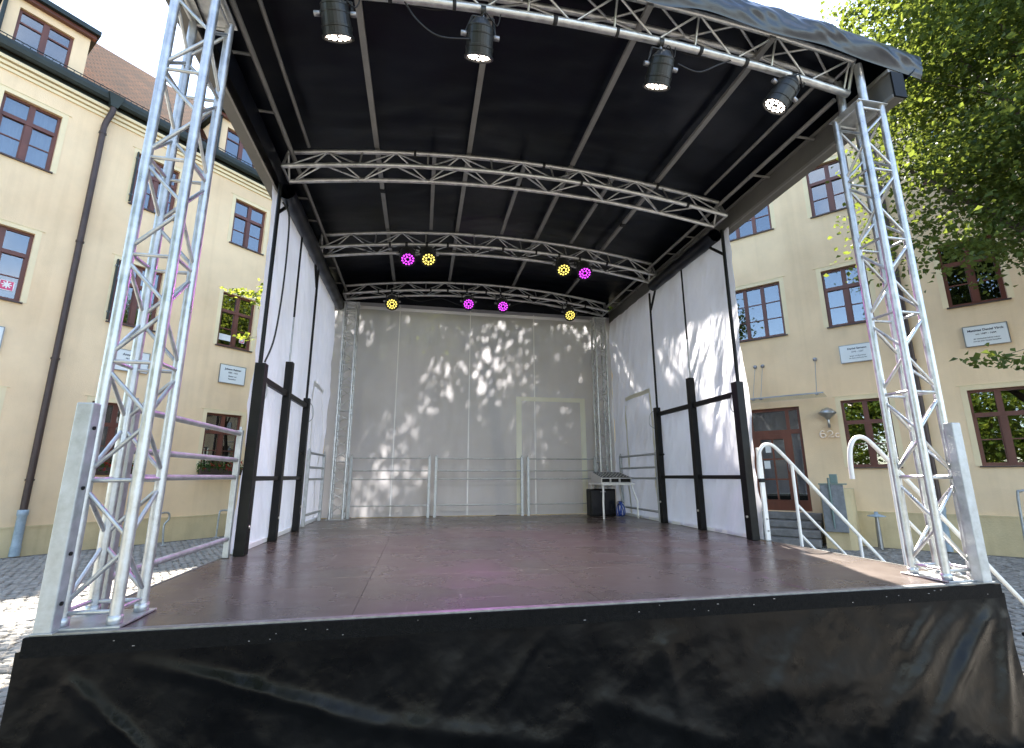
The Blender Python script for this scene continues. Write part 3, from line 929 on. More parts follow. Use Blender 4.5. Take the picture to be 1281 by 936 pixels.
def flower_box(M, u0, u1, z0, label, seed):
    r = thing('flower_box', label, 'flower box', M=M @ Matrix.Translation(((u0 + u1) / 2, -.1, z0)), group='flower boxes on the left house')
    add('planter', bbox_mesh('planter', (u0, -.24, z0), (u1, -.06, z0 + .17), .012), MT['pipe'], r, M)
    rng = np.random.default_rng(seed)
    n = 520
    C = np.stack([rng.uniform(u0 - .06, u1 + .06, n), rng.normal(-.17, .07, n), z0 + .06 + np.abs(rng.normal(.12, .10, n))], 1)
    C[:, 1] = np.minimum(C[:, 1], -.02)
    V, F = leaf_arrays(C, None, .055, rng, elong=1.0)
    add('geranium_leaves', np_mesh('gl', V, F), MT['geranium'], r, M)
    n = 16
    Q = np.stack([rng.uniform(u0, u1, n), rng.normal(-.23, .04, n), z0 + .12 + np.abs(rng.normal(.1, .09, n))], 1)
    C = np.repeat(Q, 9, 0) + rng.normal(0, .022, (n * 9, 3))
    V, F = leaf_arrays(C, None, .035, rng, elong=1.0)
    add('red_blossoms', np_mesh('rb', V, F), MT['redflower'], r, M)
flower_box(ML, 2.2, 3.28, .72, 'red geraniums in a flower box right of the left railing tubes', 5)
flower_box(ML, -.24, .84, .72, 'red geraniums in a flower box seen through the left front truss tower', 6)

def stickers():
    r = thing('window_notice', 'white paper note taped inside a window beside the left wall', 'notice', M=ML @ Matrix.Translation((2.5, .1, 4.45)))
    add('sheet', boxes_mesh('sh', [((2.33, .105, 4.52), (2.66, .110, 4.70))]), MT['paper'], r, ML)
    for uc, zc, w, lab in ((2.98, 4.62, .15, 'small pink sticker with a white star in the window by the left wall'), (-1.92, 4.66, .22, 'pink sticker with a white cross emblem in the window at the left edge')):
        s = thing('window_sticker', lab, 'sticker', M=ML @ Matrix.Translation((uc, .1, zc - w / 2)), group='pink window stickers')
        add('sticker_back', boxes_mesh('sb', [((uc - w / 2, .105, zc - w / 2), (uc + w / 2, .109, zc + w / 2))]), MT['pink'], s, ML)
        t = w * .11
        V = []; bm = bmesh.new()
        for k in range(4):
            mtx = Matrix.Translation((uc, .103, zc + w * .06)) @ Matrix.Rotation(math.pi / 4 * k, 4, 'Y')
            q = [mtx @ Vector(p) for p in ((-w * .36, 0, -t / 2), (w * .36, 0, -t / 2), (w * .36, 0, t / 2), (-w * .36, 0, t / 2))]
            for v in q: v.y -= k * .0004
            bm.faces.new([bm.verts.new(v) for v in q])
        add('emblem', bm_mesh('emblem', bm), MT['paper'], s, ML)
        L = [((uc - w / 2, .1025, zc - w / 2), (uc + w / 2, .1045, zc - w / 2 + .012)), ((uc - w / 2, .1025, zc + w / 2 - .012), (uc + w / 2, .1045, zc + w / 2)), ((uc - w / 2, .1025, zc - w / 2), (uc - w / 2 + .012, .1045, zc + w / 2)), ((uc + w / 2 - .012, .1025, zc - w / 2), (uc + w / 2, .1045, zc + w / 2))]
        add('border', boxes_mesh('bd', L), MT['paper'], s, ML)
stickers()

def shutter_bars():
    for k, (zb, zt) in enumerate((TOP, MID)):
        r = thing('window_shutter', ('dark narrow open shutter beside the top floor window behind the left tower', 'dark narrow open shutter beside the middle window behind the left tower')[k], 'shutter', M=ML @ Matrix.Translation((-.25, -.05, zb)), group='dark shutters')
        add('shutter_leaf', boxes_mesh('sl', [((-.235, -.09, zb + .03), (-.205, -.012, zt - .02))]), MT['gutter'], r, ML)
        for z in (zb + .2, zt - .2):
            add('hinge', boxes_mesh('hg', [((-.25, -.06, z), (-.19, -.0, z + .04))]), MT['steel'], r, ML)
shutter_bars()

def street_bits():
    # bicycle hoops
    def hoop(M, pts, label):
        r = thing('bicycle_stand', label, 'bicycle stand', M=M @ Matrix.Translation((pts[0][0], pts[0][1], G)), group='bicycle stands')
        add('hoop_tube', path_mesh('hoop', smooth_path(pts, 6), .022, 8), MT['galv'], r, M)
        for p in (pts[0], pts[-1]):
            add('foot_plate', lathe_mesh('fp', [(.0, .012), (.055, .012), (.06, 0)], 12), MT['galv'], r, M @ Matrix.Translation((p[0], p[1], G + .002)))
    hoop(ML, [(1.32, -.9, G), (1.28, -.9, -.45), (1.36, -.9, -.30), (1.34, -.92, -.17), (1.20, -1.0, -.14), (1.02, -1.1, -.2), (.98, -1.1, -.45), (.98, -1.1, G)], 'bent tube bicycle stand by the left house wall behind the lower railing tube')
    hoop(ML, [(2.73, -.35, G), (2.74, -.35, -.3), (2.78, -.35, -.21), (2.95, -.35, -.21), (3.05, -.35, -.25), (3.06, -.35, G)], 'square tube bicycle stand by the left house wall near the black post')
    hoop(MR, [(1.24, -.4, G), (1.28, -.4, .25), (1.33, -.4, .36), (1.42, -.4, .38), (1.49, -.4, .30), (1.50, -.4, G)], 'tall hoop bicycle stand below the right ground floor window')
    r = thing('bollard', 'low grey post with a flat winged cap beside the entrance', 'post', M=MR @ Matrix.Translation((-.96, -.6, G)))
    add('post_shaft', path_mesh('shaft', [(-.97, -.6, G), (-.965, -.6, -.45), (-.96, -.6, -.2)], [.05, .042, .034], 10), MT['steel'], r, MR)
    add('cap_plate', lathe_mesh('cap', [(.0, -.10), (.035, -.10), (.04, -.15), (.165, -.185), (.17, -.20), (.04, -.215), (.0, -.22)], 12), MT['pipefoot'], r, MR @ Matrix.Translation((-.96, -.6, 0)))
street_bits()

# ------------------------------------------------------------------ stage platform
def platform():
    r = thing('stage_platform', 'raised stage floor of brown panels with a black front skirt', 'stage', (W / 2, D / 2, G))
    xs = [0.02, 1.33, 2.64, 3.95, 5.26]
    ys = [0.05, 1.0, 2.0, 3.0, 4.0, 5.0, 5.9]
    for i in range(4):
        for j in range(6):
            add('deck_panel', bbox_mesh('deck_panel', (xs[i] + .001, ys[j] + .001, -.03), (xs[i + 1] - .001, ys[j + 1] - .001, 0), .001, 1), MT['deck'], r)
    box('sub_frame', (.03, .06, -.16), (W - .03, D - .03, -.031), MT['black'], r)
    box('edge_rail', (.0, .012, -.06), (W, .049, .003), MT['trim'], r)
    box('edge_rail', (.0, .05, -.06), (.0185, D, .002), MT['beam'], r)
    box('edge_rail', (W - .0185, .05, -.06), (W, D, .002), MT['beam'], r)
    box('hem', (-.01, -.006, -.085), (W + .01, .011, -.006), MT['hem'], r)
    lines = [((.45, -.12), (1.5, -.46), .024, .035), ((1.3, -.43), (2.4, -.62), .018, .05), ((.2, -.2), (.9, -.8), .014, .04), ((.15, -.14), (.55, -.5), .010, .025), ((2.3, -.1), (2.05, -.4), .008, .03), ((2.6, -.45), (3.3, -.7), .010, .04),
             ((5.2, -.12), (4.5, -.8), .04, .06), ((5.0, -.1), (4.25, -.7), .03, .07), ((4.75, -.1), (4.5, -.35), .02, .04), ((5.26, -.2), (5.05, -.85), .035, .05),
             ((3.9, -.12), (3.55, -.5), .018, .06), ((3.4, -.5), (4.3, -.45), .018, .08), ((2.9, -.1), (3.05, -.6), .014, .05), ((3.1, -.15), (2.2, -.7), .012, .08), ((1.9, -.15), (1.6, -.7), .012, .07)]
    def disp(x, z):
        d = 0.0
        for (ax, az), (bx, bz), amp, wd in lines:
            vx, vz = bx - ax, bz - az
            t = max(0, min(1, ((x - ax) * vx + (z - az) * vz) / (vx * vx + vz * vz)))
            q = (x - ax - t * vx) ** 2 + (z - az - t * vz) ** 2
            d += amp * math.exp(-q / (wd * wd)) * (0.35 + .65 * math.sin(math.pi * min(1, max(.12, t * .9 + .08))))
        f = min(1, (-.085 - z) / .12) if z < -.085 else 0
        return d * f * .7 + f * (.008 * nz(x * 2.2, z * 2.5, 1) + .004 * nz(x * 6, z * 5, 4) - .008 * abs(nz(x * 3.1 + z * 2.2, z * 2.6 - x * .8, 6)) - .004 * abs(nz(x * 7 - z * 4, z * 6 + x, 16)) - .002 * abs(nz(x * 17, z * 15, 26)) + .003 * math.sin(x * 26 + 3 * nz(x * 2, z * 1.5, 2)) * math.exp(-max(0, -z - .1) * 5))
    def fn(u, v):
        x = -.03 + (W + .06) * u; z = -.06 - (.82 + .05 * 0) * v
        return (x, -.002 - disp(x, z) - .05 * v * v, z)
    add('front_skirt', grid_mesh('front_skirt', fn, 420, 80), MT['skirt'], r)
    for x, nm in ((-.02, 1), (W + .02, -1)):
        def fs(u, v, x=x, nm=nm):
            y = .0 + D * u; z = -.06 - .82 * v
            return (x - nm * (.012 * math.sin(y * 11 + 2 * nz(y, z)) * v + .03 * v), y, z)
        add('side_skirt', grid_mesh('side_skirt', fs, 120, 12), MT['skirt'], r)
    # staples and bits of tape on the hem
    rr = random.Random(4)
    L = []
    for k in range(26):
        x = rr.uniform(.1, W - .1); z = rr.uniform(-.075, -.012)
        L.append(((x, -.0085, z), (x + rr.uniform(.004, .012), -.0065, z + .003)))
    add('staples', boxes_mesh('staples', L), MT['steel'], r)
platform()

# ------------------------------------------------------------------ truss towers
def tower(label, x0, y0, sx, sy, z0, z1, bay, r=.0255, rb=.0105, flip=False, group='truss towers', plate=True):
    t = thing('truss_tower', label, 'truss tower', (x0 + sx / 2, y0 + sy / 2, z0), group)
    P = [(x0, y0), (x0 + sx, y0), (x0 + sx, y0 + sy), (x0, y0 + sy)]
    for x, y in P:
        tube('chord', (x, y, z0 + .008), (x, y, z1), r, MT['alu'], t, 16)
    if plate:
        rbox('base_plate', (x0 - .05, y0 - .05, z0 + .003), (x0 + sx + .05, y0 + sy + .05, z0 + .012), .002, MT['alu'], t)
        rbox('top_plate', (x0 - .035, y0 - .035, z1), (x0 + sx + .035, y0 + sy + .035, z1 + .008), .002, MT['alu'], t)
        for x, y in P:
            tube('spigot', (x, y, z0 + .0125), (x, y, z0 + .05), r + .006, MT['alu'], t, 16)
    k = 0
    levels = []
    z = z0 + .065
    while z < z1 - .1:
        levels.append(z); z += bay
    levels.append(z1 - .04)
    for f in range(4):
        a, b = P[f], P[(f + 1) % 4]
        if (f % 2) ^ flip: a, b = b, a
        A = lambda z, a=a: (a[0], a[1], z)
        B = lambda z, b=b: (b[0], b[1], z)
        dz = .006 * (f % 2)
        for i, zl in enumerate(levels):
            tube('brace', A(zl + dz), B(zl + dz), rb, MT['alu'], t, 8)
            if i < len(levels) - 1:
                zn = levels[i + 1]; h = zn - zl
                m = zl + h * .5
                tube('brace', A(zl + .04), B(m - .025), rb, MT['alu'], t, 8)
                tube('brace', B(m + .025), A(zn - .04), rb, MT['alu'], t, 8)
    return t
S_ = .215
TX, TY = .065, .089
tower('silver square truss tower at the left front stage corner', TX, TY, S_, S_, 0, 3.61, .59)
tower('silver square truss tower at the right front stage corner', W - TX - S_, TY, S_, S_, 0, 3.61, .59, flip=True)
tower('slim truss tower in the rear left stage corner', .26, 5.52, .20, .20, 0, 3.62, .42, r=.02, rb=.008)
tower('slim truss tower in the rear right stage corner behind the table', 4.80, 5.52, .20, .20, 0, 3.62, .42, r=.02, rb=.008)

# galvanised corner posts
for x, lab in ((.05, 'galvanised square corner post left of the left front tower'), (5.205, 'galvanised square corner post right of the right front tower')):
    t = thing('corner_post', lab, 'post', (x, .02, 0), 'galvanised corner posts')
    rbox('post_tube', (x - .036, .0, .004), (x + .036, .06, 1.02), .006, MT['galv'], t)
    rbox('post_flange', (x - .02, .061, .004), (x + .03, .078, .98), .003, MT['galv'], t)
    rbox('post_foot', (x - .045, -.005, .0035), (x + .045, .082, .0085), .001, MT['galv'], t)
    for z in (.12, .33, .62, .9):
        tube('bolt', (x + .03, .03, z), (x + .043, .03, z), .009, MT['black'], t, 8)

# ------------------------------------------------------------------ roof
def ztop(x): return 4.35 - .036 * (x - 2.64) ** 2
def ztr(x): return 4.17 - .036 * (x - 2.64) ** 2

def roof_truss(label, y0, x0, x1, r=.024, rb=.009, dep=.25, hw=.13, nper=7, inverted=False):
    t = thing('roof_truss', label, 'roof truss', ((x0 + x1) / 2, y0, ztr(x0)), 'arched roof trusses')
    xs = [x0 + (x1 - x0) * i / 28 for i in range(29)]
    lines = {'t': (y0, 0.0), 'f': (y0 - hw, -dep), 'b': (y0 + hw, -dep)}
    if inverted: lines = {'t': (y0, -.145), 'f': (y0 - hw, .085), 'b': (y0 + hw, .085)}
    P = lambda c, x: (x, lines[c][0], ztr(x) + lines[c][1])
    for c in 'tfb':
        pathtube('chord', [P(c, x) for x in xs], r if (c == 't' or not inverted) else r * .75, MT['alu'], t, 12)
    n = nper * 2
    for i in range(n):
        xa = x0 + .04 + (x1 - x0 - .08) * i / n
        xb = x0 + .04 + (x1 - x0 - .08) * (i + 1) / n
        for a, b in (('t', 'f'), ('t', 'b'), ('f', 'b')):
            c, d = (a, b) if i % 2 else (b, a)
            tube('brace', P(c, xa), P(d, xb), rb, MT['alu'], t, 8)
        if i % 2 == 1:
            tube('brace', P('t', xb - .004), P('f', xb - .004), rb, MT['alu'], t, 8)
    for x in (x0, x1):
        for a, b in (('t', 'f'), ('t', 'b'), ('f', 'b')):
            tube('end_brace', P(a, x), P(b, x), .014, MT['alu'], t, 8)
    return t
T1 = roof_truss('arched truss at the front roof edge carrying the white lamps', .21, .22, 5.06, r=.030, hw=.10, inverted=True)
T2 = roof_truss('arched truss second from the front without lamps', 2.06, .17, 5.11)
T3 = roof_truss('arched truss in the rear half of the roof carrying four coloured lamps', 3.80, .17, 5.11)
T4 = roof_truss('arched rearmost truss above the back tarp with four coloured lamps', 5.62, .22, 5.06, dep=.20)

def roof():
    r = thing('stage_roof', 'black arched fabric roof with aluminium side beams over the stage', 'roof', (W / 2, 3, 3.6))
    def fc(u, v):
        x = -.27 + 5.82 * u; y = .02 + 6.03 * v
        sag = .02 * math.sin(math.pi * min(1, max(0, (y - .2) / 1.85 % 1)))
        return (x, y, ztop(x) - sag + .018 * nz(x * 1.6, y * 1.1, 3) + .007 * nz(x * 5, y * 2.2, 8) - .022 * abs(nz(x * .9, y * 3.2 + .5 * x, 13)) - .010 * abs(nz(x * 1.7, y * 7, 23)))
    add('canopy', grid_mesh('canopy', fc, 110, 120), MT['pvc'], r)
    def ff(u, v):
        x = -.27 + 5.82 * u
        d = x - 2.64
        zt_ = ztop(x) + .05
        wav = .5 + .5 * math.sin(x * 6.3 + 2 * nz(x * .9, 3))
        zl = zt_ - .20 - .07 * wav * (1 - abs(d) / 3.2) - .05
        z = zt_ + (zl - zt_) * v
        edge = math.sin(math.pi * min(1, v * 1.05))
        y = .02 - .075 * (1 - (1 - v) ** 2) + .028 * nz(x * 3.2 + v * 1.5, v * 1.3, 5) * edge + .016 * nz(x * 8 - v * 5, v * 2.5, 9) * edge - .028 * (.35 - abs(nz(x * 2.3 + v * 1.1, v * 1.6 + x * .3, 15))) * edge - .014 * (.3 - abs(nz(x * 5.5 - v * 2.2, v * 2.0, 25))) * edge + .05 * v * v
        return (x, y - .02 * edge, z)
    add('front_flap', grid_mesh('front_flap', ff, 260, 26), MT['flap'], r)
    for s in (0, 1):
        xo = (lambda x: x) if s else (lambda x: W - x)
        # side flap from the canopy edge in to the beam
        def fsd(u, v, xo=xo):
            y = -.03 + 6.08 * u
            return (xo(5.55 - .19 * v ** 1.5 + .01 * nz(y * 3, v * 2, 2)), y, ztop(5.55) - (.26 + .02 * nz(y * 2, 7)) * v)
        add('side_flap', grid_mesh('side_flap', fsd, 90, 8), MT['flap'], r)
        bx = sorted((xo(5.255), xo(5.345)))
        box('side_beam', (bx[0], .0, 3.625), (bx[1], 6.02, 3.90), MT['beam'], r)
        bx = sorted((xo(5.235), xo(5.254)))
        box('beam_lip', (bx[0], .0, 3.625), (bx[1], 6.02, 3.655), MT['bar'], r)
        box('beam_lip', (bx[0], .0, 3.865), (bx[1], 6.02, 3.895), MT['bar'], r)
        tube('side_rail', (xo(5.02), .3, 3.83), (xo(5.02), 6.0, 3.83), .021, MT['bar'], r, 10)
        tube('side_rail', (xo(4.90), .3, 4.005), (xo(4.90), 2.0, 4.005), .017, MT['bar'], r, 10)
        for y in (.75, 1.35, 2.7, 3.2, 4.6, 5.2):
            tube('rung', (xo(5.02), y, 3.83), (xo(5.235), y, 3.83), .012, MT['bar'], r, 8)
        # sleeve blocks over the front towers
        for y in (.105, .29):
            tube('sleeve', (xo(5.08), y, 3.62), (xo(5.08), y, 4.0), .03, MT['alu'], r, 14)
        bx = sorted((xo(5.245), xo(5.36)))
        box('beam_end', (bx[0], -.015, 3.63), (bx[1], -.001, 3.86), MT['black'], r)
        # rolled up black curtain under the beam
        pts = [(xo(5.125 + .006 * nz(y * 2, 1)), y, 3.59 + .01 * nz(y * 3, 5)) for y in [2.2 + i * .06 for i in range(28 if s else 58)]]
        pathtube('rolled_curtain', pts, [.085 + .012 * nz(p[1] * 5, 3) for p in pts], MT['pvc'], r, 12)
    def fg(u, v):
        x = .02 + 5.24 * u
        return (x, 5.93 + .01 * nz(x * 2, v * 2), 3.66 + (ztop(x) + .02 - 3.66) * v)
    add('rear_gable', grid_mesh('rear_gable', fg, 60, 6), MT['pvc'], r)
    # black inner valance of the left beam
    def fv(u, v):
        y = .0 + 6.0 * u
        return (.128 + .008 * nz(y * 4, v), y, 3.80 - .21 * v - .012 * nz(y * 2.5, 4) * v)
    add('inner_valance', grid_mesh('inner_valance', fv, 90, 4), MT['pvc'], r)
    # purlins under the fabric
    for x in (1.05, 2.04, 3.24, 4.30):
        pz = ztr(x) + .055
        for a, b in ((.1, 2.04), (2.08, 3.78), (3.82, 5.9)):
            bar('purlin', (x, a, pz), (x, b, pz), .05, .03, MT['bar'], r)
    for x in (1.66, 2.70, 3.78):
        bar('purlin', (x, 2.1, ztr(x) + .05), (x, 3.77, ztr(x) + .05), .045, .03, MT['bar'], r)
    for x, y in ((1.05, 2.8), (2.72, 2.55), (3.80, 2.6), (4.30, 3.0)):
        rbox('purlin_joint', (x - .03, y, ztr(x) + .03), (x + .03, y + .07, ztr(x) + .074), .004, MT['black'], r)
roof()

# ------------------------------------------------------------------ tarps
def tarps():
    def fold(y, z, s):
        f = .022 * nz(y * 1.3, z * .7, s) + .014 * nz(y * 4, z * 1.2, s + 3) - .055 * abs(nz(y * 2.6 + z * 1.1, z * .5 - y * .4, s + 31)) - .03 * abs(nz(y * 5 + z * 3.0, z * 1.1 - y, s + 41)) - .012 * abs(nz(y * 11 + z * 4, z * 3, s + 51))
        f += .012 * math.sin((y * 1.0 + z * .55) * 9 + 2.2 * nz(y, z * .6, s + 7)) * (0.4 + .6 * abs(nz(y * .6, z * .5, s + 11)) * 2)
        f += .006 * math.sin(y * 42 + nz(y * 2, z, s) * 3) * max(0, nz(y * .7, z * .35, s + 20))
        return f
    for s in (0, 1):
        lab = ('white translucent tarp wall on the left side of the stage', 'white translucent tarp wall on the right side of the stage')[s]
        r = thing('side_wall_tarp', lab, 'tarp wall', (.05 if not s else W - .05, 4.0, 0), 'tarp walls of the stage')
        def fn(u, v, s=s):
            y = (2.05 if s else 2.14) + (3.80 if s else 3.72) * u; z = .012 + 3.62 * v
            k = fold(y, z, 3 + 8 * s)
            if s and u > .9 and 1.2 < z < 2.3: y -= .05 * math.sin((z - 1.2) / 1.1 * math.pi) * (u - .9) * 10
            x = .035 - k if not s else W - .045 + k
            return (x, y, z)
        add('sheet', grid_mesh('sheet', fn, 150, 120), MT['tarp'], r)
        x0 = (.052, .056) if not s else (W - .066, W - .062)
        xt = .085 if not s else W - .095
        # doorway outline taped on the sheet, and the bottom strip
        ya, yb = (4.62, 5.35) if not s else (4.30, 5.22)
        rr = [((ya, .05), (ya + .055, 2.0)), ((yb, .05), (yb + .055, 1.9)), ((ya, 1.98), (yb + .055, 2.05))]
        for (a0, c0), (a1, c1) in rr:
            n = 14
            def ft(u, v, a0=a0, a1=a1, c0=c0, c1=c1, s=s):
                y = a0 + (a1 - a0) * u; z = c0 + (c1 - c0) * v
                k = fold(y, z, 3 + 8 * s)
                return ((.035 - k + .006) if not s else (W - .045 + k - .006), y, z)
            add('tape_strip', grid_mesh('tape', ft, 16, 24), MT['tape'] if s else MT['seam'], r)
        box('bottom_strip', ((.03 if not s else W - .075), 2.2, .003), ((.075 if not s else W - .03), 5.75, .045), MT['trimwall'] if False else MT['seam'], r)
    r = thing('back_wall_tarp', 'grey white translucent tarp at the back of the stage with a taped doorway', 'tarp wall', (2.64, 5.85, 0), 'tarp walls of the stage')
    def fb(x, z): return 5.86 - .02 * abs(nz(x * 1.8 + z * .3, z * .35, 61)) - .012 * abs(nz(x * 5, z * .8, 71)) + .012 * nz(x * .8, z * .5, 1) + .005 * nz(x * 3, z * 2, 3) + .01 * nz(x * 7, 1) * max(0, .5 - z)
    add('sheet', grid_mesh('sheet', lambda u, v: (.04 + 5.19 * u, fb(.04 + 5.19 * u, .012 + 3.75 * v), .012 + 3.75 * v), 110, 80), MT['backtarp'], r)
    for x in (1.17, 2.46, 3.68):
        add('seam', grid_mesh('seam', lambda u, v, x=x: (x - .009 + .018 * u, fb(x, .02 + 3.7 * v) - .006, .02 + 3.7 * v), 1, 40), MT['seam'], r)
    for a, b, c, d in ((3.33, 3.43, .03, 2.03), (4.56, 4.66, .03, 2.03), (3.33, 4.66, 2.03, 2.11)):
        add('tape_strip', grid_mesh('tape', lambda u, v: (a + (b - a) * u, fb(a + (b - a) * u, c + (d - c) * v) - .007, c + (d - c) * v), 16, 24), MT['tape'], r)
    add('top_band', grid_mesh('band', lambda u, v: (.3 + 4.7 * u, 5.84, 3.63 + .06 * v), 20, 1), MT['seam'], r)
tarps()

# ------------------------------------------------------------------ black wall frames
def wall_frame(s):
    X = (lambda x: x) if s == 0 else (lambda x: W - x)
    lab = ('black steel brace frame standing against the left tarp wall', 'black steel brace frame standing against the right tarp wall')[s]
    r = thing('wall_brace_frame', lab, 'brace frame', (X(.12), 3.07, 0), 'black brace frames')
    def vb(nm, x0, x1, y0, y1, z0, z1, m=MT['black']):
        a, b = sorted((X(x0), X(x1)))
        return rbox(nm, (a, y0, z0), (b, y1, z1), .004, m, r)
    posts = ((2.12, 1.715, .10), (3.07, 1.955, .085), (4.03, 1.69, .085))
    for k, (y, h, w) in enumerate(posts):
        p = vb('post', .085, .085 + w * .9, y - w / 2, y + w / 2, .002, h)
        zb = .24 if k < 2 else .3
        tube('bolt', (X(.085 + w * .9), y - .005, zb), (X(.085 + w * .9 + .012), y - .005, zb), .014, MT['knob'], r, 10)
    for z, t in ((1.585, .062), (.655, .045)):
        vb('crossbar', .10, .14, 2.171, 3.026, z - t / 2, z + t / 2)
        vb('crossbar', .10, .14, 3.114, 3.986, z - t / 2, z + t / 2)
    # thin poles up to the roof beam
    tube('pole', (X(.115), 2.12, 1.716), (X(.115), 2.12, 3.62), .020, MT['black'], r, 10)
    tube('pole', (X(.115), 4.03, 1.691), (X(.115), 4.03, 3.55), .016, MT['black'], r, 10)
    tube('rod', (X(.115), 3.07, 1.956), (X(.115), 3.07, 2.5), .010, MT['galv'], r, 8)
    tube('rod', (X(.115), 3.07, 2.5), (X(.115), 3.07, 3.58), .012, MT['black'], r, 8)
    tube('strut', (X(.115), 2.13, 3.30), (X(.115), 2.42, 3.55), .018, MT['black'], r, 8)
    tube('strut', (X(.115), 4.02, 3.26), (X(.115), 3.82, 3.55), .018, MT['black'], r, 8)
    # hanging strap and lock pins
    pathtube('strap', smooth_path([(X(.13), 2.17, 1.66), (X(.16), 2.2, 1.55), (X(.17), 2.22, 1.45), (X(.15), 2.2, 1.38), (X(.13), 2.17, 1.45)], 5), .006, MT['galv'], r, 6)
    pathtube('strap', smooth_path([(X(.13), 4.08, 1.66), (X(.17), 4.16, 1.6), (X(.18), 4.18, 1.45), (X(.14), 4.1, 1.38)], 5), .006, MT['galv'], r, 6)
    tube('pin', (X(.13), 3.99, .98), (X(.13), 3.90, .98), .014, MT['black'], r, 8)
wall_frame(0); wall_frame(1)

cb = add('hanging_cable', path_mesh('hanging_cable', smooth_path([(.15, 2.13, 3.42), (.21, 2.17, 3.3), (.22, 2.2, 2.9), (.215, 2.2, 2.4), (.19, 2.19, 1.98), (.14, 2.16, 1.74)], 8), .009, 8), MT['cable'])
set_tags(cb, 'black cable hanging down the front post of the left wall', 'cable')

# ------------------------------------------------------------------ guard rails
def rail_panel(label, p, q, heights, posts=(1, 1), r=.017, mat_=None, base=0.0):
    m = mat_ or MT['galv']
    p, q = Vector(p), Vector(q)
    t = thing('guard_rail', label, 'railing', ((p + q) / 2)[:2] + (base,) if False else ((p.x + q.x) / 2, (p.y + q.y) / 2, base), 'guard rails around the stage')
    for z in heights:
        tube('rail_tube', (p.x, p.y, z), (q.x, q.y, z), r, m, t, 10)
    for e, on in ((p, posts[0]), (q, posts[1])):
        if on:
            rbox('rail_post', (e.x - .022, e.y - .022, base + .003), (e.x + .022, e.y + .022, heights[0] + .03), .004, m, t)
            tube('cap', (e.x, e.y, heights[0] + .0305), (e.x, e.y, heights[0] + .06), .012, m, t, 8)
    return t
HL = (1.045, .815, .667, .155)
rail_panel('front left guard rail of four tubes behind the left tower', (.05, .40, 0), (.05, 2.02, 0), HL, (1, 1), .02)
rail_panel('short guard rail along the left tarp wall at the rear', (.10, 4.52, 0), (.13, 5.45, 0), (1.0, .80, .635, .15))
rail_panel('short guard rail along the right tarp wall behind the table', (W - .14, 4.10, 0), (W - .13, 5.45, 0), (1.0, .80, .635, .15))
HB = (.97, .765, .625, .2)
RB = .011
rail_panel('left of the three guard rails in front of the back tarp', (.52, 5.66, 0), (1.79, 5.66, 0), HB, r=RB)
rail_panel('middle of the three guard rails in front of the back tarp', (1.90, 5.66, 0), (3.39, 5.66, 0), HB, r=RB)
rail_panel('right of the three guard rails in front of the back tarp', (3.50, 5.66, 0), (4.74, 5.66, 0), HB, r=RB)

# ------------------------------------------------------------------ side stairs with white handrails
def stairs():
    r = thing('side_stairs', 'steel stairs with aluminium treads at the right side of the stage', 'stairs', (6.0, 1.5, G))
    for k in range(4):
        x = 5.33 + k * .30; z = -.17 - k * .175
        rbox('tread', (x, 1.06, z - .03), (x + .28, 1.94, z), .006, MT['galv'], r)
    for y in (1.03, 1.97):
        bar('stringer', (5.31, y, -.2), (6.55, y, -.86), .035, .12, MT['galv'], r)
    for y, xo, lab in ((2.0, 0.0, 'white tube handrail of the side stairs nearer the tarp wall'), (1.0, .13, 'white tube handrail of the side stairs behind the right front tower')):
        h = thing('handrail', lab, 'handrail', (5.6, y, -.3), 'white stair handrails')
        pts = smooth_path([(5.215, y, .64), (5.22, y, .80), (5.25, y, .93), (5.32, y, 1.0), (5.42, y, .99), (5.54, y, .885)], 5) + \
            smooth_path([(5.70, y, .718), (6.60, y, -.223), (6.90, y, -.36 - .17), (6.955, y, -.62), (6.93, y, -.69), (6.85, y, -.70), (6.74, y, -.69)], 5)
        pts = [Vector(p) + Vector((xo, 0, 0)) for p in pts]
        pathtube('rail_tube', pts, .019, MT['whitetube'], h, 12)
        tube('rail_end', (6.741 + xo, y, -.69), (6.735 + xo, y, -.69), .0185, MT['black'], h, 12)
        for x, zt, zb in ((5.63, .78, -.36), (6.36, .02, -.74)):
            tube('baluster', (x + xo, y, zt), (x + xo, y, zb), .016, MT['whitetube'], h, 10)
        tube('mid_tube', (5.64 + xo, y, .36), (6.36 + xo, y, -.37), .014, MT['whitetube'], h, 10)
        tube('mid_tube', (5.64 + xo, y, .05), (5.95 + xo, y, -.27), .014, MT['whitetube'], h, 10)
    g = thing('rail_upright', 'white flat upright with black strap at the stage side by the handrail', 'post', (5.27, 2.06, 0))
    rbox('upright', (5.245, 2.03, .003), (5.295, 2.055, .97), .004, MT['whitetube'], g)
    rbox('strap_band', (5.24, 2.025, .60), (5.30, 2.06, .64), .002, MT['black'], g)
    for z in (.1, .22):
        tube('bolt', (5.27, 2.03, z), (5.27, 2.018, z), .008, MT['steel'], g, 8)
stairs()

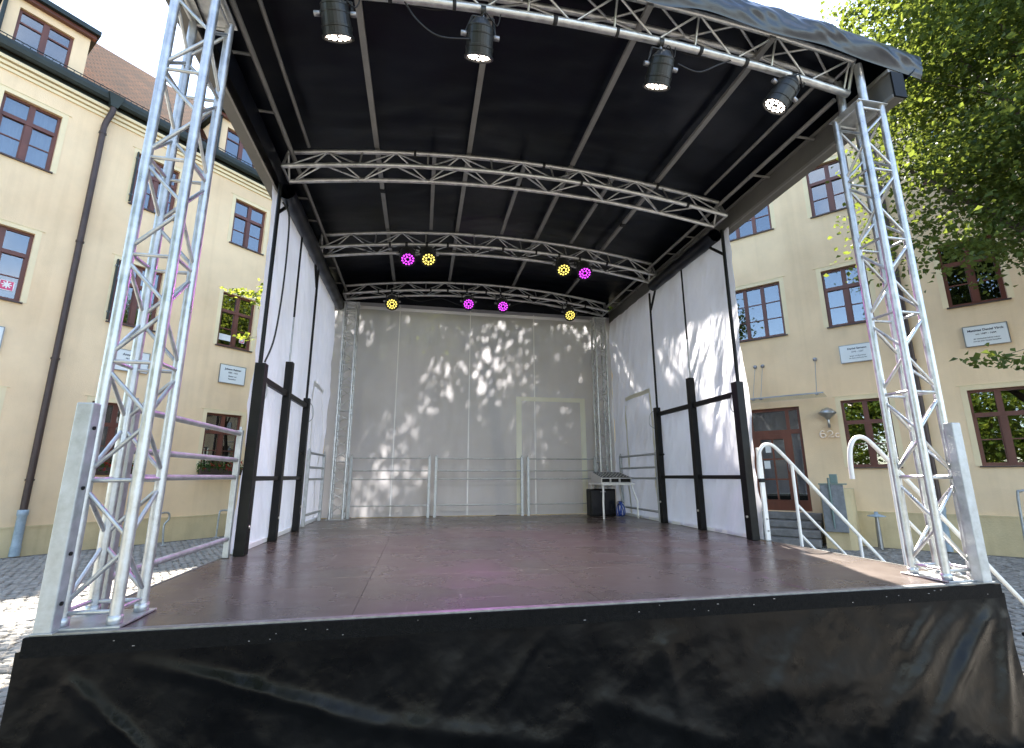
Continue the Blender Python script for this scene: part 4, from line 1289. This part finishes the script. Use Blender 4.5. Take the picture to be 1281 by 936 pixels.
# ------------------------------------------------------------------ lamps
def stage_light(label, c, d, colour, hang, scale=1.0, watts=20, spin=0.0, group='stage lights'):
    c, d = Vector(c), Vector(d).normalized()
    t = thing('stage_light', label, 'stage light', c, group)
    side = Vector((1, 0, 0)); side = (side - d * side.dot(d)).normalized()
    up = d.cross(side)
    R = Matrix((side, -up, -d)).transposed()
    if R.determinant() < 0: R = Matrix((side, up, -d)).transposed()
    M = Matrix.Translation(c) @ R.to_4x4() @ Matrix.Diagonal((scale, scale, scale, 1))
    body = [(.0, .145), (.035, .145), (.05, .135), (.072, .10), (.088, .07), (.092, .068), (.092, .058), (.089, .056), (.092, .01), (.095, .008), (.095, -.004), (.092, -.006), (.095, -.07), (.099, -.072), (.099, -.085), (.095, -.087), (.096, -.125), (.104, -.128), (.104, -.14), (.09, -.14), (.088, -.128)]
    k = ('lampbody',)
    if k not in UNIT:
        UNIT[k] = lathe_mesh('lamp_body', [(r_, z_ if z_ < 0 else z_ * .72) for r_, z_ in body], 28, False); UNIT[k].materials.append(MT['lampbody'])
        UNIT[('lens',)] = lathe_mesh('lens', [(.0, -.126), (.09, -.127)], 28); UNIT[('lens',)].materials.append(MT['lens'])
    b = add('housing', UNIT[k], None, t, M)
    add('lens_plate', UNIT[('lens',)], None, b, Matrix.Identity(4), True)
    kk = ('led', colour)
    if kk not in UNIT:
        V, F = [], []
        spots = [(0.034 * math.cos(a), 0.034 * math.sin(a)) for a in [math.pi / 3 * i for i in range(6)]] + \
                [(0.068 * math.cos(a), 0.068 * math.sin(a)) for a in [math.pi / 6 * i for i in range(12)]]
        for (x, y) in spots:
            b0 = len(V)
            V += [(x + .0125 * math.cos(math.pi / 4 * i), y + .0125 * math.sin(math.pi / 4 * i), -.131) for i in range(8)]
            F.append([b0 + i for i in range(8)][::-1])
        UNIT[kk] = np_mesh('led_array', V, F); UNIT[kk].materials.append(MT['led_' + colour])
    add('led_array', UNIT[kk], None, b, Matrix.Rotation(spin, 4, 'Z'), True)
    # yoke and clamp
    hv = Vector(hang)
    piv = [c + side * (.108 * scale), c - side * (.108 * scale)]
    top = hv - Vector((0, 0, .06))
    tops = [top + side * (.075 * scale), top - side * (.075 * scale)]
    for p, q in zip(piv, tops):
        tube('yoke_arm', p, q, .009, MT['lampbody'], t, 8)
        ax = (p - c).normalized()
        tube('pivot_knob', p - ax * .012, p + ax * .028, .018, MT['steel'], t, 10)
    tube('yoke_bar', tops[0], tops[1], .010, MT['lampbody'], t, 8)
    tube('clamp_bolt', top, hv - Vector((0, 0, .02)), .011, MT['steel'], t, 8)
    add('clamp', path_mesh('clamp', [hv + Vector((-.018, 0, 0)), hv + Vector((.018, 0, 0))], .036, 12), MT['lampbody'], t)
    # power lead
    bk = c - d * (.10 * scale)
    pathtube('power_lead', smooth_path([bk, bk - d * .05 + Vector((.03, 0, -.01)), (bk + hv) / 2 + Vector((.11, .02, -.05)), hv + Vector((.13, 0, .0))], 6), .005, MT['cable'], t, 6)
    ld = bpy.data.lights.new('beam', 'SPOT')
    ld.energy = watts
    ld.color = {'white': (1, .88, .78), 'yellow': (1, .82, .3), 'magenta': (.85, .12, 1.0)}[colour]
    ld.spot_size = math.radians(84); ld.spot_blend = .7; ld.shadow_soft_size = .07
    lo = link(bpy.data.objects.new('beam', ld))
    lo.parent = t
    lo.matrix_basis = ROOTM[t.name].inverted() @ (Matrix.Translation(c + d * (.15 * scale)) @ R.to_4x4())
    return t

zf = lambda x: ztr(x) - .145
fl = [(.955, (0.14, .62, -1), 'white lit lamp at the left end of the front truss'), (1.94, (0, .60, -1), 'white lit lamp second from left on the front truss'),
      (3.34, (-.06, .60, -1), 'white lit lamp third from left on the front truss'), (4.43, (-.55, .5, -1), 'white lit lamp at the right end of the front truss tilted left')]
for x, d, lab in fl:
    h = (x + (.02 if x < 4 else .10), .21, zf(x) - .02)
    stage_light(lab, (x, .20, 3.73 if x < 1.5 or x > 4 else 3.755), d, 'white', h, 1.02, 25)
for x, col, lab in ((1.33, 'magenta', 'magenta lit lamp at the left end of the third truss'), (1.61, 'yellow', 'yellow lit lamp beside the leftmost magenta lamp on the third truss'),
                    (3.55, 'yellow', 'yellow lit lamp right of centre on the third truss'), (3.87, 'magenta', 'magenta lit lamp at the right end of the third truss')):
    z = ztr(x) - .25
    stage_light(lab, (x + .02, 3.57, z - .20), (.02 - .07 * (x - 2.6), -.62, -.85), col, (x, 3.67, z), 1.08, 9 if col == 'magenta' else 2, spin=x)
for x, col, lab in ((1.03, 'yellow', 'yellow lit lamp at the left end of the rearmost truss'), (2.35, 'magenta', 'magenta lit lamp left of centre on the rearmost truss'),
                    (2.97, 'magenta', 'magenta lit lamp right of centre on the rearmost truss'), (4.23, 'yellow', 'yellow lit lamp at the right end of the rearmost truss')):
    z = ztr(x) - .20
    stage_light(lab, (x + .02, 5.38, z - .24), (-.06 * (x - 2), -.78, -.65), col, (x, 5.49, z), 1.08, 17 if col == 'magenta' else 2, spin=x * 2)

def truss_straps():
    rr = random.Random(9)
    for t, y0, dz, xs in ((T1, .21, -.145, (.6, 1.3, 1.75, 2.5, 3.0, 3.7, 4.1)), (T2, 2.06, 0, (1.45, 2.9, 4.3)), (T2, 1.93, -.25, (3.3, 4.6)), (T3, 3.67, -.25, (1.1, 1.9, 2.7, 3.2, 4.3)), (T4, 5.49, -.20, (.8, 1.7, 2.0, 2.7, 3.5, 4.6))):
        for x in xs:
            a = Vector((x - .012, y0, ztr(x) + dz)); b = Vector((x + .012 + rr.uniform(0, .01), y0, ztr(x + .02) + dz))
            tube('cable_strap', a, b, .034, MT['cable'], t, 10)
truss_straps()

def cables():
    for k, (pts, lab) in enumerate((
        ([(x, .245 + .02 * math.sin(x * 9), ztr(x) - .115 - .03 * abs(math.sin(x * 2.9))) for x in [.4 + i * .2 for i in range(23)]], 'black multicore cable tied along the front truss'),
        ([(x, 3.70, ztr(x) - .275 - .05 * abs(math.sin(x * 2.6))) for x in [.7 + i * .18 for i in range(23)]], 'black multicore cable tied along the third truss'),
        ([(1.15, 5.52, 3.83), (1.5, 5.5, 3.72), (1.9, 5.52, 3.80), (2.2, 5.5, 3.70), (2.42, 5.5, 3.68)], 'black lamp cable sagging along the left half of the rear truss'),
        ([(3.1, 5.5, 3.70), (3.4, 5.5, 3.82), (3.8, 5.5, 3.80), (4.1, 5.5, 3.70), (4.5, 5.5, 3.66), (4.9, 5.5, 3.78)], 'black lamp cable sagging along the right half of the rear truss'),
        ([(1.40, .21, 3.95), (1.5, .16, 3.75), (1.65, .17, 3.66), (1.86, .17, 3.68)], 'black lamp cable hanging beside the second white lamp'),
        ([(3.45, .14, 3.74), (3.62, .14, 3.70), (3.8, .14, 3.80), (3.98, .21, 3.95)], 'black lamp cable hanging beside the third white lamp'))):
        o = add('lamp_cable', path_mesh('lamp_cable', smooth_path(pts, 8), .006, 6), MT['cable'])
        set_tags(o, lab, 'cable', 'lamp cables')
cables()

# ------------------------------------------------------------------ table, mixer and boxes at the rear right
def rear_gear():
    t = thing('folding_table', 'small white folding table with bent legs in the rear right corner', 'table', (4.83, 5.1, 0))
    rbox('tabletop', (4.52, 4.80, .525), (5.10, 5.40, .555), .008, MT['whitetube'], t)
    for x, y, dx, dy in ((4.56, 4.84, -.03, -.05), (5.06, 4.86, .07, -.04), (4.56, 5.36, -.02, .04), (5.06, 5.36, .06, .04)):
        pathtube('leg', [(x, y, .525), (x + dx * .2, y + dy * .2, .46), (x + dx, y + dy, .26), (x + dx, y + dy, .003)], .016, MT['whitetube'], t, 8)
    r = thing('mixing_console', 'silver sided mixing desk with a sloped top on the folding table', 'mixer', (4.83, 5.1, .56))
    rbox('rack_body', (4.56, 4.90, .572), (5.06, 5.32, .64), .006, MT['black'], r)
    for x in (4.548, 5.062):
        V = [(x, 4.88, .56), (x, 5.34, .56), (x, 5.34, .74), (x, 4.88, .645)]
        bm = bmesh.new()
        a = [bm.verts.new(v) for v in V]; b = [bm.verts.new((v[0] + .012, v[1], v[2])) for v in V]
        bm.faces.new(a); bm.faces.new(b[::-1])
        for i in range(4): bm.faces.new((a[i], b[i], b[(i + 1) % 4], a[(i + 1) % 4]))
        bmesh.ops.recalc_face_normals(bm, faces=bm.faces)
        add('side_cheek', bm_mesh('cheek', bm), MT['silver'], r)
    bar('front_trim', (4.562, 4.885, .635), (5.06, 4.885, .635), .016, .014, MT['silver'], r)
    bar('front_trim', (4.562, 4.885, .565), (5.06, 4.885, .565), .016, .014, MT['silver'], r)
    for x in (4.70, 4.86):
        bar('front_trim', (x, 4.884, .572), (x, 4.884, .628), .016, .06, MT['silver'], r)
    add('control_panel', np_mesh('cp', [(4.562, 4.89, .645), (5.06, 4.89, .645), (5.06, 5.33, .735), (4.562, 5.33, .735)], [(0, 1, 2, 3)]), MT['lampbody'], r)
    for i in range(8):
        for j in range(4):
            x = 4.60 + i * .06; y = 4.95 + j * .09
            z = .645 + (y - 4.89) * .2045
            tube('knob', (x, y, z), (x, y, z + .014), .009, MT['silver'] if j % 2 else MT['knob'], r, 8)
    s = thing('loudspeaker', 'black box loudspeaker standing under the folding table', 'loudspeaker', (4.72, 5.42, 0))
    rbox('cabinet', (4.50, 5.30, .004), (4.96, 5.50, .455), .012, MT['black'], s)
    rbox('grille', (4.52, 5.29, .03), (4.94, 5.299, .43), .004, MT['lens'], s)
    rbox('handle', (4.68, 5.282, .40), (4.78, 5.2895, .42), .003, MT['steel'], s)
    for k, h in enumerate((.06, .1, .14)):
        pass
    c = thing('cable_coil', 'coil of blue cable leaning beside the black loudspeaker', 'cable', (4.93, 5.15, 0))
    for k in range(5):
        pts = []
        for i in range(24):
            a = 2 * math.pi * i / 24
            rr_ = .10 + .008 * math.sin(3 * a + k)
            pts.append((4.93 + .012 * k + .02 * math.sin(a + k), 5.12 + rr_ * math.cos(a) * .9, .125 + (rr_ + .004 * k) * math.sin(a)))
        pathtube('loop', pts, .009, MT['blue'], c, 8, True)
    pathtube('tie', [(4.96 + .06 * math.cos(a), 5.12 + .02 * math.sin(a), .225 + .03 * math.sin(a)) for a in [i * .7 for i in range(9)]], .006, MT['cable'], c, 6)
rear_gear()

# ------------------------------------------------------------------ trees
def tree(name, label, base, crown, rad, nclump, nleaf, size, seed, lm, sprays=(), trunk_r=.22, hollow=.45, clump=.42):
    rng = np.random.default_rng(seed)
    rd = random.Random(seed)
    t = thing(name, label, 'tree', base, 'trees on the square')
    base, crown = Vector(base), Vector(crown)
    top = crown + Vector((0, 0, rad[2] * .55))
    fork = crown - Vector((0, 0, rad[2] * .75))
    tp = smooth_path([base, base.lerp(fork, .4) + Vector((.06, .05, 0)), fork, crown.lerp(top, .2) + Vector((.15, -.1, 0)), top], 6)
    n = len(tp)
    pathtube('trunk', tp, [trunk_r * (1.25 if i == 0 else 1) * (1 - .88 * i / (n - 1)) for i in range(n)], MT['bark'], t, 12)
    cl = []
    while len(cl) < nclump:
        p = rng.normal(size=3); p /= np.linalg.norm(p)
        rr = hollow + (1 - hollow) * rng.random() ** .6
        q = Vector((p[0] * rad[0] * rr, p[1] * rad[1] * rr, p[2] * rad[2] * rr)) * (1 + .22 * nz(p[0] * 2.1 + seed, p[1] * 2.1, p[2] * 2.1))
        cl.append(crown + q)
    # limbs towards a subset of clumps
    limbs = [cl[i] for i in range(0, nclump, max(1, nclump // 22))] + [Vector(s[0]) for s in sprays]
    for k, e in enumerate(limbs):
        f = rd.uniform(.45, .85)
        st = tp[int(f * (n - 1) * .8)]
        mid = st.lerp(e, .5) + Vector((rd.uniform(-.2, .2), rd.uniform(-.2, .2), rd.uniform(.1, .4)))
        pp = smooth_path([st, mid, e], 5)
        r0 = trunk_r * rd.uniform(.22, .36) if k < len(limbs) - len(sprays) else .014
        pathtube('limb', pp, [r0 * (1 - .85 * i / (len(pp) - 1)) for i in range(len(pp))], MT['bark'], t, 7)
    C = []
    per = nleaf // nclump
    for c in cl:
        m = int(per * rd.uniform(.5, 1.5))
        s = clump * rd.uniform(.6, 1.3)
        C.append(np.array(c) + rng.normal(size=(m, 3)) * np.array([s, s, s * .55]))
    for pos, spread, m in sprays:
        C.append(np.array(pos) + rng.normal(size=(m, 3)) * np.array(spread))
    C = np.concatenate(C)
    V, F = leaf_arrays(C, None, size, rng, .35, 1.2)
    add('crown', np_mesh('crown', V, F), lm, t)
    return t
tree('maple_tree', 'tall green tree overhanging the right house front', (10.9, .9, G), (11.05, 1.05, 7.0), (3.05, 3.1, 3.4), 300, 100000, .072, 11, MT['leaf'],
     sprays=(((8.75, 1.95, 2.12), (.22, .12, .05), 60), ((8.9, 1.75, 2.0), (.15, .1, .05), 40), ((9.3, 2.1, 3.9), (.4, .4, .25), 500), ((8.7, 3.3, 4.7), (.14, .18, .3), 120), ((9.2, 3.0, 4.3), (.4, .4, .3), 400),
             ((8.3, 2.8, 7.2), (.25, .3, .25), 260)), trunk_r=.26)
tree('linden_tree', 'linden tree behind the stage casting dappled light on the back tarp', (3.9, 10.4, G), (3.3, 10.0, 6.6), (3.0, 2.6, 2.6), 110, 17500, .115, 21, MT['leaf2'], trunk_r=.2)
tree('linden_tree', 'young linden tree behind the left wall with a twig showing over the window', (.1, 8.2, G), (.25, 8.3, 4.6), (.95, 1.1, 1.2), 36, 5500, .078, 31, MT['leaf2'],
     sprays=(((-1.78, 6.75, 4.12), (.16, .1, .035), 55), ((-1.98, 6.85, 4.16), (.10, .1, .02), 22), ((-1.56, 6.72, 3.95), (.05, .08, .08), 26), ((-1.62, 6.7, 3.22), (.12, .08, .03), 20), ((-1.5, 6.9, 4.3), (.08, .1, .06), 26)), trunk_r=.1)
tree('linden_tree', 'slender unseen linden tree added behind the right tarp wall to mottle it with leaf shadow', (6.9, 8.7, G), (6.6, 8.2, 5.9), (1.25, 1.5, 1.7), 46, 6500, .105, 41, MT['leaf2'], trunk_r=.1)  # unseen tree, added to break up the sunlight on the right tarp
for (x, y), lab, sd in (((-2.2, -11.0), 'broad tree across the square whose dark crown is mirrored in the right ground floor panes', 51), ((-8.5, -7.5), 'broad tree left behind the viewer mirrored in the right house panes near the door', 61)):
    tree('linden_tree', lab, (x, y, G), (x, y, 4.6), (3.6, 3.4, 3.9), 150, 15000, .2, sd, MT['leaf2'], trunk_r=.25, clump=.6)
